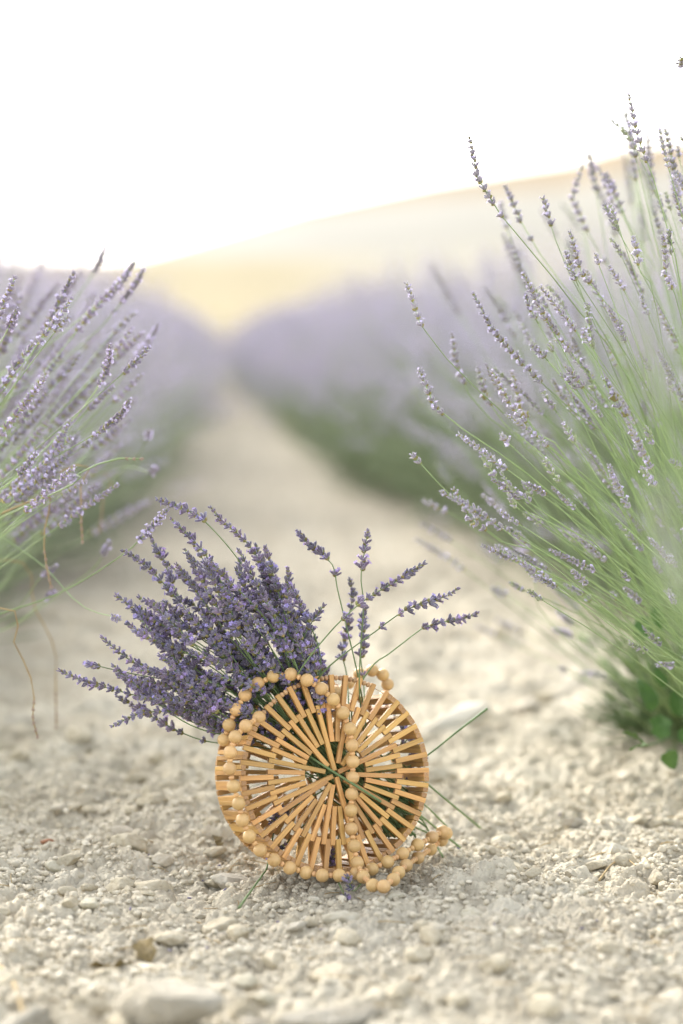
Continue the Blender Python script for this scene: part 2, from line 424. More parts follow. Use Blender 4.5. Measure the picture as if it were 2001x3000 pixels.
stone_px(1220, 2600, 46, 'small angular white pebble next to the bead loop', 'stone_white', (1, .8, .7), 6, sink=.2, rot=(.2, .3, .4))
stone_px(1775, 2330, 60, 'shiny whitish chip lying on the soil at right', 'stone_white', (1, .5, .4), 5, sink=.1)
stone_px(1540, 2100, 110, 'grey beige lump on the path beyond the bag', 'stone', (1, .8, .7), 2, sink=.3)
stone_px(440, 2385, 60, 'dark grey sliver of stone among the crumbs', 'stone_grey', (1, .3, .2), 4, sink=.1, rot=(0, 0, .3))
stone_px(60, 2140, 120, 'pale block on the path with a dark shaded side', 'stone_white', (1, .5, .5), 9, sink=.2, rot=(0, 0, .2))
stone_px(940, 2780, 40, 'tiny bright chip in front of the pale rounded rock', 'stone_white', (1, .8, .7), 2)
M['clod'] = mat('clod', (.42, .375, .28), .95, noise=3, ncol=(.33, .285, .20), bump=.8, bscale=6, bdist=.002, spec=.15, objrand=.1)
CLODS = [rock_mesh(k, 'clod') for k in range(14)]
GL = 'pale chalky stones scattered over the soil'
for i in range(330):
    if i < 255: X, Y = rnd.uniform(-40, 2040), 2200 + 820 * rnd.random()
    else: X, Y = rnd.uniform(-40, 2040), 1700 + 500 * rnd.random()
    g = G(X, Y); d = g[1]
    if Y < 2300 and X > 1850: continue
    sz = .0055 + .012 * rnd.random() ** 2.6
    if d > 2.5 and abs(X - 950) < 320 and Y < 2600: continue
    if i % 3: stone(g[0], g[1], sz * 1.35, 'pale chalky stone half sunk in the crumbly soil', GL, CLODS[i % 14], sc=(1, rnd.uniform(.7, 1), rnd.uniform(.7, 1.1)), sink=rnd.uniform(.15, .4))
    else: stone(g[0], g[1], sz, 'pale chalky stone half sunk in the crumbly soil', GL, sink=rnd.uniform(.15, .45))

# ------------------------------------------------------------------ lavender flowers
def bud(acc, o, d, L, r, mi, sides=5, rings=4):
    prof = {5: ([0, .2, .6, .9, 1], [.45, .9, 1.05, .8, .35]), 4: ([0, .3, .8, 1], [.5, 1.05, .95, .35]), 3: ([0, .5, 1], [.5, 1.1, .35])}[rings]
    pts = o[None] + np.array(prof[0])[:, None] * d[None] * L
    V, F = tube(pts, np.array(prof[1]) * r, sides); acc.add(V, F, mi)
def corolla(acc, o, d, r, mi, rg, n=5):
    B = basis_to(d, rg.uniform(0, 6.28)); V = [np.zeros(3)]; F = []
    for k in range(n):
        a = k * 2 * math.pi / n; rr = r * rg.uniform(.8, 1.15); w = .55
        V += [[math.cos(a - w) * rr * .65, math.sin(a - w) * rr * .65, rr * .35], [math.cos(a) * rr, math.sin(a) * rr, rr * .3], [math.cos(a + w) * rr * .65, math.sin(a + w) * rr * .65, rr * .35]]
        b = 1 + 3 * k; F += [[0, b, b + 1], [0, b + 1, b + 2]]
    acc.add(o + np.array(V) @ B.T, F, mi)
def whorl(acc, rg, n, s=1., org=None, ax=None, low=False, openf=.25, spread=(.35, .95), green=False, gap=False):
    """one ring of buds round the stalk, z up; slots 0 calyx 1 petal 2 bract 3 stalk"""
    org = np.zeros(3) if org is None else org
    B = np.eye(3) if ax is None else basis_to(ax, rg.uniform(0, 6.28))
    for k in range(n):
        a = k * 2 * math.pi / n + rg.uniform(-.25, .25); t = rg.uniform(*spread)
        d = np.array([math.sin(t) * math.cos(a), math.sin(t) * math.sin(a), math.cos(t)])
        d = B @ d; L = .0056 * s * rg.uniform(.8, 1.15)
        o = org + B @ np.array([math.cos(a) * .0009 * s, math.sin(a) * .0009 * s, rg.uniform(-.0006, .0018) * s])
        bud(acc, o, d, L, .00108 * s * rg.uniform(.85, 1.15), 2 if green and rg.rand() < .5 else 0, 3 if low else 5, 3 if low else 5)
        if rg.rand() < openf:
            corolla(acc, o + d * L * .95, d, .0023 * s * rg.uniform(.75, 1.2), 1, rg, 3 if low else 5)
    for k in range(2):
        a = rg.uniform(0, 6.28)
        d = B @ np.array([math.cos(a) * .8, math.sin(a) * .8, .6])
        if low: bud(acc, org - B[:, 2] * .0008 * s, d, .0032 * s, .0008 * s, 2, 3, 3)
        else: bud(acc, org - B[:, 2] * .0012 * s, d, .0036 * s, .0013 * s, 2, 4, 4)

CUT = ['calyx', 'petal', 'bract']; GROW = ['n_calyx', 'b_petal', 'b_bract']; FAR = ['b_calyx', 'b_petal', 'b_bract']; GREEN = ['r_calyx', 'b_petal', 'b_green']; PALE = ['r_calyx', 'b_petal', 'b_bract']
def whorl_mesh(seed, n, mats, **k):
    a = Acc(); whorl(a, np.random.RandomState(seed), n, **k); return a.mesh('flower_whorl', mats)
W_BIG = [whorl_mesh(s, 10 + s % 3, CUT, openf=.22, spread=(.3, 1.15)) for s in range(7)]
W_MID = [whorl_mesh(20 + s, 7, CUT, openf=.18, spread=(.25, .85)) for s in range(5)]
W_TIP = [whorl_mesh(40 + s, 4, CUT, openf=.12, spread=(.08, .5)) for s in range(4)]

def head_positions(L, rg, gaps=True):
    """distances from the tip of the spike, with sizes"""
    out = []; s = 0.0015; k = 0
    while s < L:
        t = s / max(L, .02); size = .62 + .45 * min(1, t * 2.2)
        out.append((s, size, 'tip' if k < 1 else ('mid' if k < 3 else 'big')))
        s += (.0052 + .0042 * min(1, t * 1.6)) * rg.uniform(.85, 1.25) * (1.0 if k else .9); k += 1
    if gaps and L > .05 and rg.rand() < .6: out.append((L + rg.uniform(.012, .022), .95, 'big'))
    return out

def at_dist(c, dist_from_tip):
    seg = np.linalg.norm(np.diff(c[::-1], axis=0), axis=1); s = np.concatenate([[0], np.cumsum(seg)]); q = c[::-1]
    p = np.array([np.interp(dist_from_tip, s, q[:, k]) for k in range(3)])
    p2 = np.array([np.interp(dist_from_tip + .004, s, q[:, k]) for k in range(3)])
    t = p - p2; nn = np.linalg.norm(t)
    return p, (t / nn if nn > 1e-9 else (q[0] - q[1]) / np.linalg.norm(q[0] - q[1]))

def cut_stem(pts, headL, label, group=None, rad=.00095, extra=(), size=1., name='cut_lavender', pale=False):
    """a cut stem as a thing: stalk + flower whorls. pts from cut end to tip"""
    c, L = spline(pts, 34); base = Vector(c[0])
    root = empty(name, base); tag(root, label, 'flower', group)
    a = Acc(); V, F = tube(c - c[0], np.linspace(rad * 1.15, rad * .6, len(c)), 6); a.add(V, F, 0)
    link('stalk', a.mesh('stalk', ['stalk']), root)
    rg = np.random.RandomState(rnd.randrange(10 ** 6))
    pos = head_positions(headL, rg) if headL > 0 else []
    pos += [(e, 1.0, 'big') for e in extra]
    for s, sz, kind in pos:
        p, t = at_dist(c, s); B = basis_to(t, rg.uniform(0, 6.28))
        me = {'tip': W_TIP, 'mid': W_MID, 'big': W_BIG}[kind]; me = me[rg.randint(len(me))]
        sz = sz * size * rg.uniform(.85, 1.38)
        mt = Matrix.Translation(Vector(p - c[0])) @ Matrix(B.tolist()).to_4x4() @ Matrix.Scale(sz, 4)
        link('flower_whorl', me, root, mtx=mt)
    return root

# bush flower heads, shared
def head_mesh(seed, L, mats, low=False, bend=0., openf=.3, sparse=1., green=0.):
    rg = np.random.RandomState(seed); a = Acc()
    n = 10; t = np.linspace(0, 1, n)
    c = np.stack([bend * L * t ** 2, 0 * t, L * t], 1)
    V, F = tube(c, np.linspace(.0007, .0004, n), 3 if low else 4); a.add(V, F, 3)
    for s, sz, kind in head_positions(L, rg, False):
        if rg.rand() > sparse: continue
        p, tg = at_dist(c, s)
        nb = {'tip': 4, 'mid': 6, 'big': 8}[kind]
        if low: nb = nb // 2 + 1
        whorl(a, rg, nb, sz * (1.25 if low else 1), p, tg, low, openf, (.25, .95), green=rg.rand() < green)
    return a.mesh('flower_head', mats + ['b_stalk'])
HEADS = [head_mesh(500 + k, .045 + .009 * (k % 6), PALE, bend=rnd.uniform(-.15, .25), openf=.13) for k in range(12)]
HEADS_OPEN = [head_mesh(540 + k, .05 + .01 * (k % 6), GROW, bend=rnd.uniform(-.1, .2), openf=.25) for k in range(8)]
HEADS_GREEN = [head_mesh(560 + k, .028 + .006 * (k % 5), GREEN, bend=rnd.uniform(-.2, .3), openf=.08, green=.75) for k in range(8)]
HEAD_S = [head_mesh(590 + k, .022 + .006 * k, PALE, bend=.1, openf=.25) for k in range(4)]

def grow_stem(bush, base, pts, heads, rad=.0009, hs=1.0, label=None, n=14, leafy=False, mat_='b_stalk', rg=rnd):
    """a growing stem (part) with its flower head (sub-part)"""
    c, L = spline(pts, n); b = np.array(base)
    a = Acc(); V, F = tube(c - b, np.linspace(rad * 1.25, rad * .6, n), 4); a.add(V, F, 0)
    if leafy:
        for q in range(rg.randrange(1, 4)):
            i = rg.randrange(1, n // 2); o = c[i] - b; t = c[i + 1] - c[i]; t /= np.linalg.norm(t)
            for sgn in (-1, 1):
                d = t + sgn * .45 * np.cross(t, [rg.uniform(-1, 1), rg.uniform(-1, 1), .3]); d /= np.linalg.norm(d)
                V, F = tube(np.array([o, o + d * .014, o + d * rg.uniform(.025, .038)]), np.array([.0006, .0016, .0003]), 3); a.add(V, F, 0)
    st = link('flower_stem', a.mesh('flower_stem', [mat_]), bush)
    if label: st['label'] = label
    if heads:
        me = heads[rg.randrange(len(heads))]
        t = c[-1] - c[-2]; B = basis_to(t, rg.uniform(0, 6.28))
        link('flower_head', me, st, mtx=Matrix.Translation(Vector(c[-1] - b)) @ Matrix(B.tolist()).to_4x4() @ Matrix.Scale(hs * rg.uniform(.9, 1.1), 4))
    return st

def head_on(bush, base, pts, rad=.0009, openf=.25, green=0., size=1., seed=None, gaps=(), headL=None, name='flower_stem', mats=None, label=None, n=26):
    """traced stem whose own flower head follows its curve. pts base -> tip; headL metres of spike at the tip"""
    c, L = spline(pts, n); b = np.array(base)
    rg = np.random.RandomState(seed if seed is not None else rnd.randrange(10 ** 6))
    a = Acc(); V, F = tube(c - b, np.linspace(rad * 1.25, rad * .55, n), 5); a.add(V, F, 0)
    st = link(name, a.mesh(name, ['b_stalk']), bush)
    if label: st['label'] = label
    h = Acc()
    for s, sz, kind in head_positions(headL, rg, False) + [(g_, .95, 'big') for g_ in gaps]:
        p, t = at_dist(c - b, s); nb = {'tip': 4, 'mid': 6, 'big': 8}[kind]
        whorl(h, rg, nb, sz * size, p, t, False, openf, (.25, .95), green=rg.rand() < green)
    link('flower_head', h.mesh('flower_head', mats or GROW), st)
    return st

# ------------------------------------------------------------------ rows of bushes
def bush_arrays(seed, nst, H=.86, low=True, heads=True):
    rg = np.random.RandomState(seed); fo, fl = Acc(), Acc()
    for k in range(nst):
        az = rg.uniform(0, 6.28); th = 1.12 * rg.rand() ** .62
        L = H * rg.uniform(.72, 1.0) * (1 - .22 * (th / 1.2) ** 2)
        d = np.array([math.sin(th) * math.cos(az), math.sin(th) * math.sin(az), math.cos(th)])
        b = np.array([math.cos(az), math.sin(az), 0]) * rg.uniform(0, .10)
        s = np.linspace(0, 1, 5)[:, None]
        side = np.cross(d, [0, 0, 1]) * rg.uniform(-.08, .08)
        c = b + d * L * s + (side * L + np.array([0, 0, -.16 * math.sin(th) * L])) * s ** 2
        V, F = tube(c, np.linspace(.0017, .0009, 5), 3); fo.add(V, F, 0)
        t = c[-1] - c[-2]; t /= np.linalg.norm(t); hl = rg.uniform(.06, .13)
        q = 0 if rg.rand() < .06 + float(smooth(.24, .50, c[-1][2])) else 9
        while q < hl:
            whorl(fl, rg, 4, 2.1 * (1 - .3 * q / hl), c[-1] + t * q, t, True, .5, (.3, .9)); q += .017
    for k in range(nst * 6):                                   # the leafy lower cushion
        az = rg.uniform(0, 6.28); th = 1.45 * rg.rand() ** .5; rr = rg.uniform(.12, .46)
        d = np.array([math.sin(th) * math.cos(az), math.sin(th) * math.sin(az), math.cos(th)])
        o = d * rr * np.array([1, 1, .95]); o[2] = max(o[2], .01)
        e = d + rg.normal(size=3) * .45; e[2] += .3; e /= np.linalg.norm(e); l = rg.uniform(.04, .09)
        V, F = tube(np.array([o, o + e * l * .5, o + e * l]), np.array([.0014, .0032, .0006]), 3); fo.add(V, F, 1)
    return fo, fl
PROTO = []
for k in range(4):
    fo, fl = bush_arrays(900 + k, 300)
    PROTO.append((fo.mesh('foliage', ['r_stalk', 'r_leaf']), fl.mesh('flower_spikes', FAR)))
def row_bush(x, y, label, group, k=None):
    fo, fl = PROTO[rnd.randrange(4) if k is None else k]
    z = float(ground_z(np.array([x]), np.array([y]), False)[0]) - .01
    root = empty('lavender_bush', (x, y, z)); tag(root, label, 'lavender bush', group)
    root.rotation_euler = (0, 0, rnd.uniform(0, 6.28)); s = rnd.uniform(.96, 1.1); root.scale = (s * 1.08, s * 1.08, s * rnd.uniform(.90, 1.0))
    tag(link('foliage', fo, root), kind='stuff'); tag(link('flower_spikes', fl, root), kind='stuff')
    return root
XR, XL = .98, -.71
def row(x0, y0, y1, step, label, group, first=()):
    y = y0; n = 0
    while y < y1:
        lb = first[n] if n < len(first) else label
        row_bush(x0 - (.13 if abs(x0) < 1.2 else 0) * math.copysign(1, x0) * float(smooth(7, 26, y)) + (.22 * (1 - float(smooth(4.8, 8.5, y))) if 0 < x0 < 1.2 else (-.2 * (1 - float(smooth(4, 7.5, y))) if -1.2 < x0 < 0 else 0)) + rnd.uniform(-.07, .07), y, lb, None if n < len(first) else group); y += step * rnd.uniform(.9, 1.12); n += 1
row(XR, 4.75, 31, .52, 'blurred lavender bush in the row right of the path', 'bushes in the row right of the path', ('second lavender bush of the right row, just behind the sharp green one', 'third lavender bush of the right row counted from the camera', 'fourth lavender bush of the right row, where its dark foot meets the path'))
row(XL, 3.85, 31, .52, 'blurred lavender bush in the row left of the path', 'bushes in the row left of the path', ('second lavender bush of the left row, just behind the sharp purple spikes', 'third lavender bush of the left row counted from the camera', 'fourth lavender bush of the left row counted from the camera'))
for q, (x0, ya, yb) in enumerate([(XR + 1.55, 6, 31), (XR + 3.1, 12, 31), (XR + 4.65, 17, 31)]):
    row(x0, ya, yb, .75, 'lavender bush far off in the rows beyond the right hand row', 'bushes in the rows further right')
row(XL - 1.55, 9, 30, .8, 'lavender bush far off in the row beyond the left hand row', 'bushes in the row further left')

# ------------------------------------------------------------------ the near bush on the right
br = G(2130, 2190); br[2] = gz(br[0], br[1]) - .01
RB = empty('lavender_bush', Vector(br)); tag(RB, 'tall green lavender bush with thin sharp spikes leaning over the path at right', 'lavender bush')
def rb(pxs, headL, dt=2.6, **k):
    """pxs: pixels from the tip back towards the base; depth runs from dt at the tip to the bush"""
    b = br + np.array([rnd.uniform(-.06, .04), rnd.uniform(-.08, .08), 0])
    full = [(x, y) for x, y in pxs]
    ds = [math.hypot(full[i][0] - full[0][0], full[i][1] - full[0][1]) for i in range(len(full))]
    tot = ds[-1] + math.hypot(full[-1][0] - 2130, full[-1][1] - 2190)
    pts = [P(x, y, dt + (br[1] - .05 - dt) * (s / tot) ** 2.2) for (x, y), s in zip(full, ds)]
    head_on(RB, br, [b] + pts[::-1], headL=headL, mats=PALE if k.get('green', 0) < .7 else GREEN, **k)
px = FPX / 2.6
def hl(a, b): return math.hypot(a[0] - b[0], a[1] - b[1]) / px
TR = [
 ([(1375, 401), (1368, 450), (1420, 560), (1462, 623), (1704, 922), (1890, 1230)], .078, dict(gaps=(.094,), rad=.0011), 2.6),
 ([(1191, 830), (1205, 900), (1242, 965), (1330, 1075), (1448, 1188), (1700, 1440)], .052, dict(rad=.001), 2.58),
 ([(1386, 859), (1430, 950), (1500, 1030), (1562, 1100), (1693, 1220), (1850, 1420)], .125, dict(rad=.001), 2.62),
 ([(1592, 580), (1600, 630), (1611, 661), (1690, 850), (1790, 1014), (1930, 1350)], .033, dict(rad=.0009), 2.66),
 ([(1670, 680), (1685, 760), (1725, 830), (1790, 910), (1900, 1130)], .06, dict(rad=.0009), 2.62),
 ([(1842, 276), (1855, 370), (1893, 460), (1937, 607), (2010, 960)], .078, dict(rad=.001), 2.6),
 ([(1706, 485), (1675, 560), (1690, 610), (1720, 678), (1785, 795), (1900, 1040)], .085, dict(rad=.001, gaps=(.13,)), 2.95),
 ([(1752, 488), (1790, 580), (1839, 650), (1900, 760), (1990, 1020)], .07, dict(rad=.001), 2.95),
 ([(1480, 545), (1500, 600), (1530, 656), (1562, 716), (1680, 880), (1830, 1130)], .045, dict(rad=.001, gaps=(.07,)), 2.8),
 ([(1324, 975), (1335, 1060), (1362, 1140), (1450, 1240), (1640, 1440)], .065, dict(rad=.0012), 2.8),
 ([(1229, 1083), (1245, 1150), (1291, 1211), (1330, 1240), (1497, 1352), (1617, 1450), (1850, 1680)], .056, dict(rad=.0012), 2.6),
 ([(1443, 1088), (1470, 1150), (1503, 1195), (1540, 1250), (1680, 1370), (1880, 1580)], .07, dict(rad=.0011), 2.62),
 ([(1207, 1330), (1231, 1363), (1310, 1440), (1421, 1547), (1562, 1656), (1747, 1813)], .02, dict(rad=.0011), 2.6),
 ([(1329, 1433), (1365, 1500), (1416, 1553), (1490, 1600), (1700, 1700)], .06, dict(rad=.0011, green=.4), 2.62),
 ([(1242, 1466), (1280, 1495), (1324, 1500), (1420, 1575), (1620, 1720)], .035, dict(rad=.0012), 2.95),
 ([(1413, 1336), (1432, 1385), (1490, 1450), (1557, 1509), (1740, 1640)], .028, dict(rad=.001, green=1.), 2.6),
 ([(1533, 1417), (1560, 1470), (1640, 1540), (1800, 1660)], .026, dict(rad=.001, green=1.), 2.62),
 ([(1652, 1243), (1687, 1303), (1750, 1400), (1880, 1600)], .03, dict(rad=.001, green=.9), 2.6),
 ([(1682, 1718), (1720, 1755), (1800, 1810), (1930, 1920)], .026, dict(rad=.001), 2.75),
 ([(1795, 1738), (1800, 1765), (1850, 1830), (1960, 1940)], .014, dict(rad=.0009), 2.75),
 ([(1568, 1705), (1578, 1780), (1660, 1870), (1801, 1987), (1910, 2095)], .006, dict(rad=.0009, green=1.), 2.95),
 ([(1628, 1770), (1670, 1840), (1740, 1900), (1870, 2010)], .004, dict(rad=.0009, green=1.), 3.1),
 ([(1500, 1090), (1520, 1180), (1560, 1260), (1700, 1400)], .06, dict(rad=.0011, green=.5), 2.7),
 ([(1400, 1075), (1415, 1130), (1440, 1200), (1560, 1320), (1780, 1550)], .05, dict(rad=.0011, green=.5), 2.75),
 ([(1612, 1010), (1622, 1030), (1690, 1200), (1800, 1430)], .008, dict(rad=.0008, green=1.), 2.6),
 ([(1720, 890), (1715, 960), (1735, 1010), (1800, 1200), (1900, 1500)], .05, dict(rad=.0009, green=.8), 2.6),
 ([(1770, 1105), (1790, 1160), (1830, 1220), (1930, 1430)], .05, dict(rad=.0009, green=.4), 2.62),
 ([(1720, 1080), (1735, 1130), (1760, 1200), (1900, 1480)], .035, dict(rad=.0009, green=.9), 2.66),
 ([(1856, 695), (1862, 740), (1870, 790), (1940, 1000)], .03, dict(rad=.0008), 2.6),
 ([(1945, 690), (1950, 770), (1960, 850), (2010, 1060)], .07, dict(rad=.001), 2.6),
 ([(1950, 380), (1965, 450), (1990, 560), (2030, 700)], .09, dict(rad=.001), 2.7),
 ([(1838, 330), (1850, 440), (1870, 560), (1920, 760), (2030, 1050)], .085, dict(rad=.001), 2.95),
 ([(1895, 370), (1905, 480), (1925, 600), (1990, 820)], .09, dict(rad=.001), 3.0),
 ([(1960, 380), (1965, 470), (1985, 640), (2040, 850)], .1, dict(rad=.001), 3.05),
 ([(1990, 195), (2003, 230), (2030, 330)], .03, dict(rad=.001), 2.6),
 ([(1496, 700), (1520, 780), (1575, 880), (1640, 1010), (1800, 1250)], .11, dict(rad=.0012, openf=.35), 2.95),
 ([(1510, 910), (1540, 970), (1580, 1060), (1700, 1260), (1850, 1500)], .05, dict(rad=.0012, openf=.35), 3.0),
]
for k, (pxs, L, kw, dt) in enumerate(TR): rb(pxs, L, dt, seed=2000 + k, **kw)
rg2 = random.Random(21)
for k in range(112):
    th = R(rg2.uniform(4, 62)); az = R(rg2.gauss(215, 50))      # mostly towards the path and the camera
    L = rg2.uniform(.58, .92) * (1 - .30 * (math.degrees(th) / 66) ** 2)
    d = np.array([math.sin(th) * math.cos(az), math.sin(th) * math.sin(az), math.cos(th)])
    b = br + np.array([rg2.uniform(-.09, .09), rg2.uniform(-.12, .12), 0])
    if d[0] < 0: L = min(L, (b[0] - (.27 + .85 * max(0, .5 - L * d[2])) - rg2.uniform(0, .15)) / -d[0])
    if L < .25: continue
    side = np.cross(d, [0, 0, 1.]) * rg2.uniform(-.06, .06)
    pts = [b + d * L * s + (side + np.array([0, 0, -.14 * math.sin(th)])) * L * s * s for s in (0, .3, .65, 1)]
    q = rg2.random()
    grow_stem(RB, br, pts, HEADS if q < .45 else (HEADS_GREEN if q < .75 else (HEAD_S if q < .9 else None)), rad=.00095, leafy=True, rg=rg2)
for k in range(150):                                             # stems leaning out towards the camera, in focus
    X = rg2.uniform(1480, 2090); Y = rg2.uniform(max(420, 1750 - (X - 1150) * 1.9), 1700 + (X - 1480) * .6); d = rg2.uniform(2.5, 2.85)
    t = P(X, Y, d); b = br + np.array([rg2.uniform(-.06, .08), rg2.uniform(-.12, .02), 0])
    m = b + (t - b) * .5 + np.array([rg2.uniform(-.01, .03), -.30 * (b[1] - t[1]), rg2.uniform(.0, .05)])
    q = rg2.random()
    grow_stem(RB, br, [b, b + (m - b) * .5 + [0, -.03, .012], m, m + (t - m) * .55 + [0, 0, .006], t], HEADS if q < .3 else (HEADS_GREEN if q < .68 else (HEAD_S if q < .85 else None)), rad=.0009, hs=rg2.uniform(.75, 1.), leafy=rg2.random() < .5, rg=rg2)
# the leafy lower part of the same bush
def cushion(root, base, n, rad, seed, lo=.03, zs=1., bias=None):
    rg = np.random.RandomState(seed); a = Acc()
    for k in range(n):
        az = rg.uniform(0, 6.28) if bias is None else rg.normal(bias, 1.); th = 1.5 * rg.rand() ** .55; rr = rad * rg.uniform(.15, 1)
        d = np.array([math.sin(th) * math.cos(az), math.sin(th) * math.sin(az), math.cos(th) * zs])
        o = d * rr; o[2] = max(o[2], lo)
        e = d + rg.normal(size=3) * .35; e[2] += .35; e /= np.linalg.norm(e); l = rg.uniform(.03, .075)
        V, F = tube(np.array([o, o + e * l * .5 + rg.normal(size=3) * .002, o + e * l]), np.array([.0008, .0016, .0004]), 3); a.add(V, F, 0)
    tag(link('leaves', a.mesh('leaves', ['b_leaf']), root), kind='stuff')
cushion(RB, br, 1000, .18, 77, bias=3.6)

# weed with round leaves at its foot
def leaf_mesh(seed, L, W, lobes=0, fold=.25):
    rg = np.random.RandomState(seed); n = 13
    t = np.linspace(0, 1, n); wd = np.sin(np.clip(t, 0, 1) ** .8 * math.pi) ** .7 * W / 2
    if lobes: wd = wd * (1 + .22 * np.sin(t * lobes * 6.28))
    z = -.25 * L * (t - .35) ** 2
    up = []
    for s in (-1, -.5, 0, .5, 1):
        up.append(np.stack([s * wd, t * L, z + abs(s) * wd * fold + .0006 * rg.normal(size=n)], 1))
    top = np.stack(up, 1).reshape(-1, 3); m = len(top)
    F = []
    for i in range(n - 1):
        for j in range(4):
            A = i * 5 + j; F += [[A, A + 1, A + 6], [A, A + 6, A + 5]]
    F = np.array(F); acc = Acc(); acc.add(top, F, 0); acc.add(top - [0, 0, .0003], F[:, ::-1], 0)
    return acc.mesh('leaf', ['weed'])
wb = G(2030, 2190); WE = empty('weed', Vector(wb)); tag(WE, 'small weed with broad rounded bright green leaves at the foot of the right bush', 'weed')
a = Acc()
for k, (X, Y, L, W, yaw, pitch, roll, lob, dd) in enumerate([
    (1905, 2085, .058, .050, 25, 62, 20, 0, 3.15), (1880, 1880, .05, .036, -20, 60, 10, 0, 3.3), (1930, 1850, .045, .03, 15, 70, -20, 0, 3.35),
    (1895, 2185, .046, .038, 45, 25, 30, 3, 3.1), (1935, 2165, .05, .036, -10, 50, 10, 2, 3.2), (1955, 2200, .04, .03, -35, -50, -40, 0, 3.12), (1905, 2182, .034, .022, 75, -12, 10, 0, 3.05),
    (1992, 2100, .05, .034, 5, 60, 0, 0, 3.25), (2005, 2180, .04, .028, -25, 40, 10, 0, 3.2), (1940, 2020, .04, .028, 20, 70, 0, 0, 3.3)]):
    dd -= .2; L *= .78; W *= .74; p = P(X, Y, dd)
    mt = Matrix.Translation(Vector(p - wb)) @ Matrix.Rotation(R(yaw), 4, 'Z') @ Matrix.Rotation(R(pitch), 4, 'X') @ Matrix.Rotation(R(roll), 4, 'Y')
    link('leaf', leaf_mesh(k, L, W, lob), WE, mtx=mt)
    V, F = tube(spline([np.array([0, 0, 0.]), (p - wb) * .5 + [0, 0, .01], p - wb], 8)[0], .0009, 4); a.add(V, F, 0)
link('leaf_stalks', a.mesh('leaf_stalks', ['b_leaf']), WE)

# ------------------------------------------------------------------ the near bush on the left
bl = np.array([-.54, 2.95, 0.]); bl[2] = gz(bl[0], bl[1]) - .01
LB = empty('lavender_bush', Vector(bl)); tag(LB, 'lavender bush at the left edge with sharp purple spikes leaning towards the path', 'lavender bush')
def lb(pxs, headL, dt=2.62, **k):
    pts = [P(x, y, dt + (i * .04)) for i, (x, y) in enumerate(pxs)]
    mid = pts[-1] * .5 + (bl + [0, 0, .12]) * .5
    head_on(LB, bl, [bl + [rnd.uniform(-.05, .05), rnd.uniform(-.1, .1), 0], mid] + pts[::-1], headL=headL, **k)
TL = [
 ([(321, 1011), (318, 1060), (290, 1130), (219, 1225), (120, 1328), (-60, 1500)], .095, dict(rad=.001, openf=.3), 2.6),
 ([(378, 1172), (340, 1230), (223, 1305), (118, 1360), (-60, 1470)], .078, dict(rad=.001, openf=.26, gaps=(.088,)), 2.58),
 ([(107, 1325), (60, 1390), (-10, 1440), (-120, 1530)], .06, dict(rad=.001, openf=.26), 2.58),
 ([(49, 908), (25, 960), (-5, 1015), (-90, 1130)], .055, dict(rad=.001, openf=.3), 2.58),
 ([(393, 768), (340, 850), (268, 905), (143, 1010), (-60, 1160)], .075, dict(rad=.0012, openf=.26, gaps=(.1,)), 2.82),
 ([(420, 790), (385, 850), (340, 905), (295, 960), (120, 1110), (-60, 1240)], .085, dict(rad=.0012, openf=.26, gaps=(.11,)), 2.82),
 ([(464, 950), (430, 1010), (366, 1090), (286, 1203), (150, 1320), (-60, 1470)], .12, dict(rad=.0012, openf=.26), 2.92),
 ([(308, 722), (285, 780), (240, 850), (130, 990), (-60, 1180)], .06, dict(rad=.0012, openf=.26), 3.0),
 ([(437, 1262), (425, 1300), (380, 1360), (250, 1450), (-50, 1590)], .028, dict(rad=.0012, openf=.26), 3.0),
 ([(462, 1372), (430, 1385), (360, 1365), (200, 1430), (-50, 1560)], .03, dict(rad=.0012, openf=.26), 3.0),
 ([(170, 1380), (120, 1430), (60, 1490), (-60, 1560)], .055, dict(rad=.0011, openf=.26), 2.75),
 ([(215, 1400), (180, 1440), (90, 1500), (-60, 1580)], .014, dict(rad=.0011, openf=.8), 2.72),
 ([(230, 1270), (190, 1350), (120, 1440), (-60, 1560)], .06, dict(rad=.0011, openf=.26), 2.85),
 ([(491, 1490), (430, 1560), (356, 1628), (180, 1735), (0, 1798), (-140, 1850)], .075, dict(rad=.0012, openf=.35), 2.6),
 ([(350, 1815), (310, 1800), (262, 1788), (200, 1740), (130, 1660), (0, 1573), (-90, 1545)], .033, dict(rad=.0010, openf=.1), 2.62),
 ([(322, 1585), (300, 1630), (270, 1670), (200, 1720), (60, 1820), (-80, 1880)], .05, dict(rad=.001, openf=.26), 2.9),
 ([(165, 1660), (120, 1690), (70, 1760), (20, 1810), (-80, 1850)], .05, dict(rad=.0009, openf=.05), 2.85),
 ([(160, 1730), (110, 1775), (40, 1830), (-80, 1880)], .03, dict(rad=.0009, openf=.26), 2.9),
]
for k, (pxs, L, kw, dt) in enumerate(TL): lb(pxs, L, dt, seed=3000 + k, **kw)
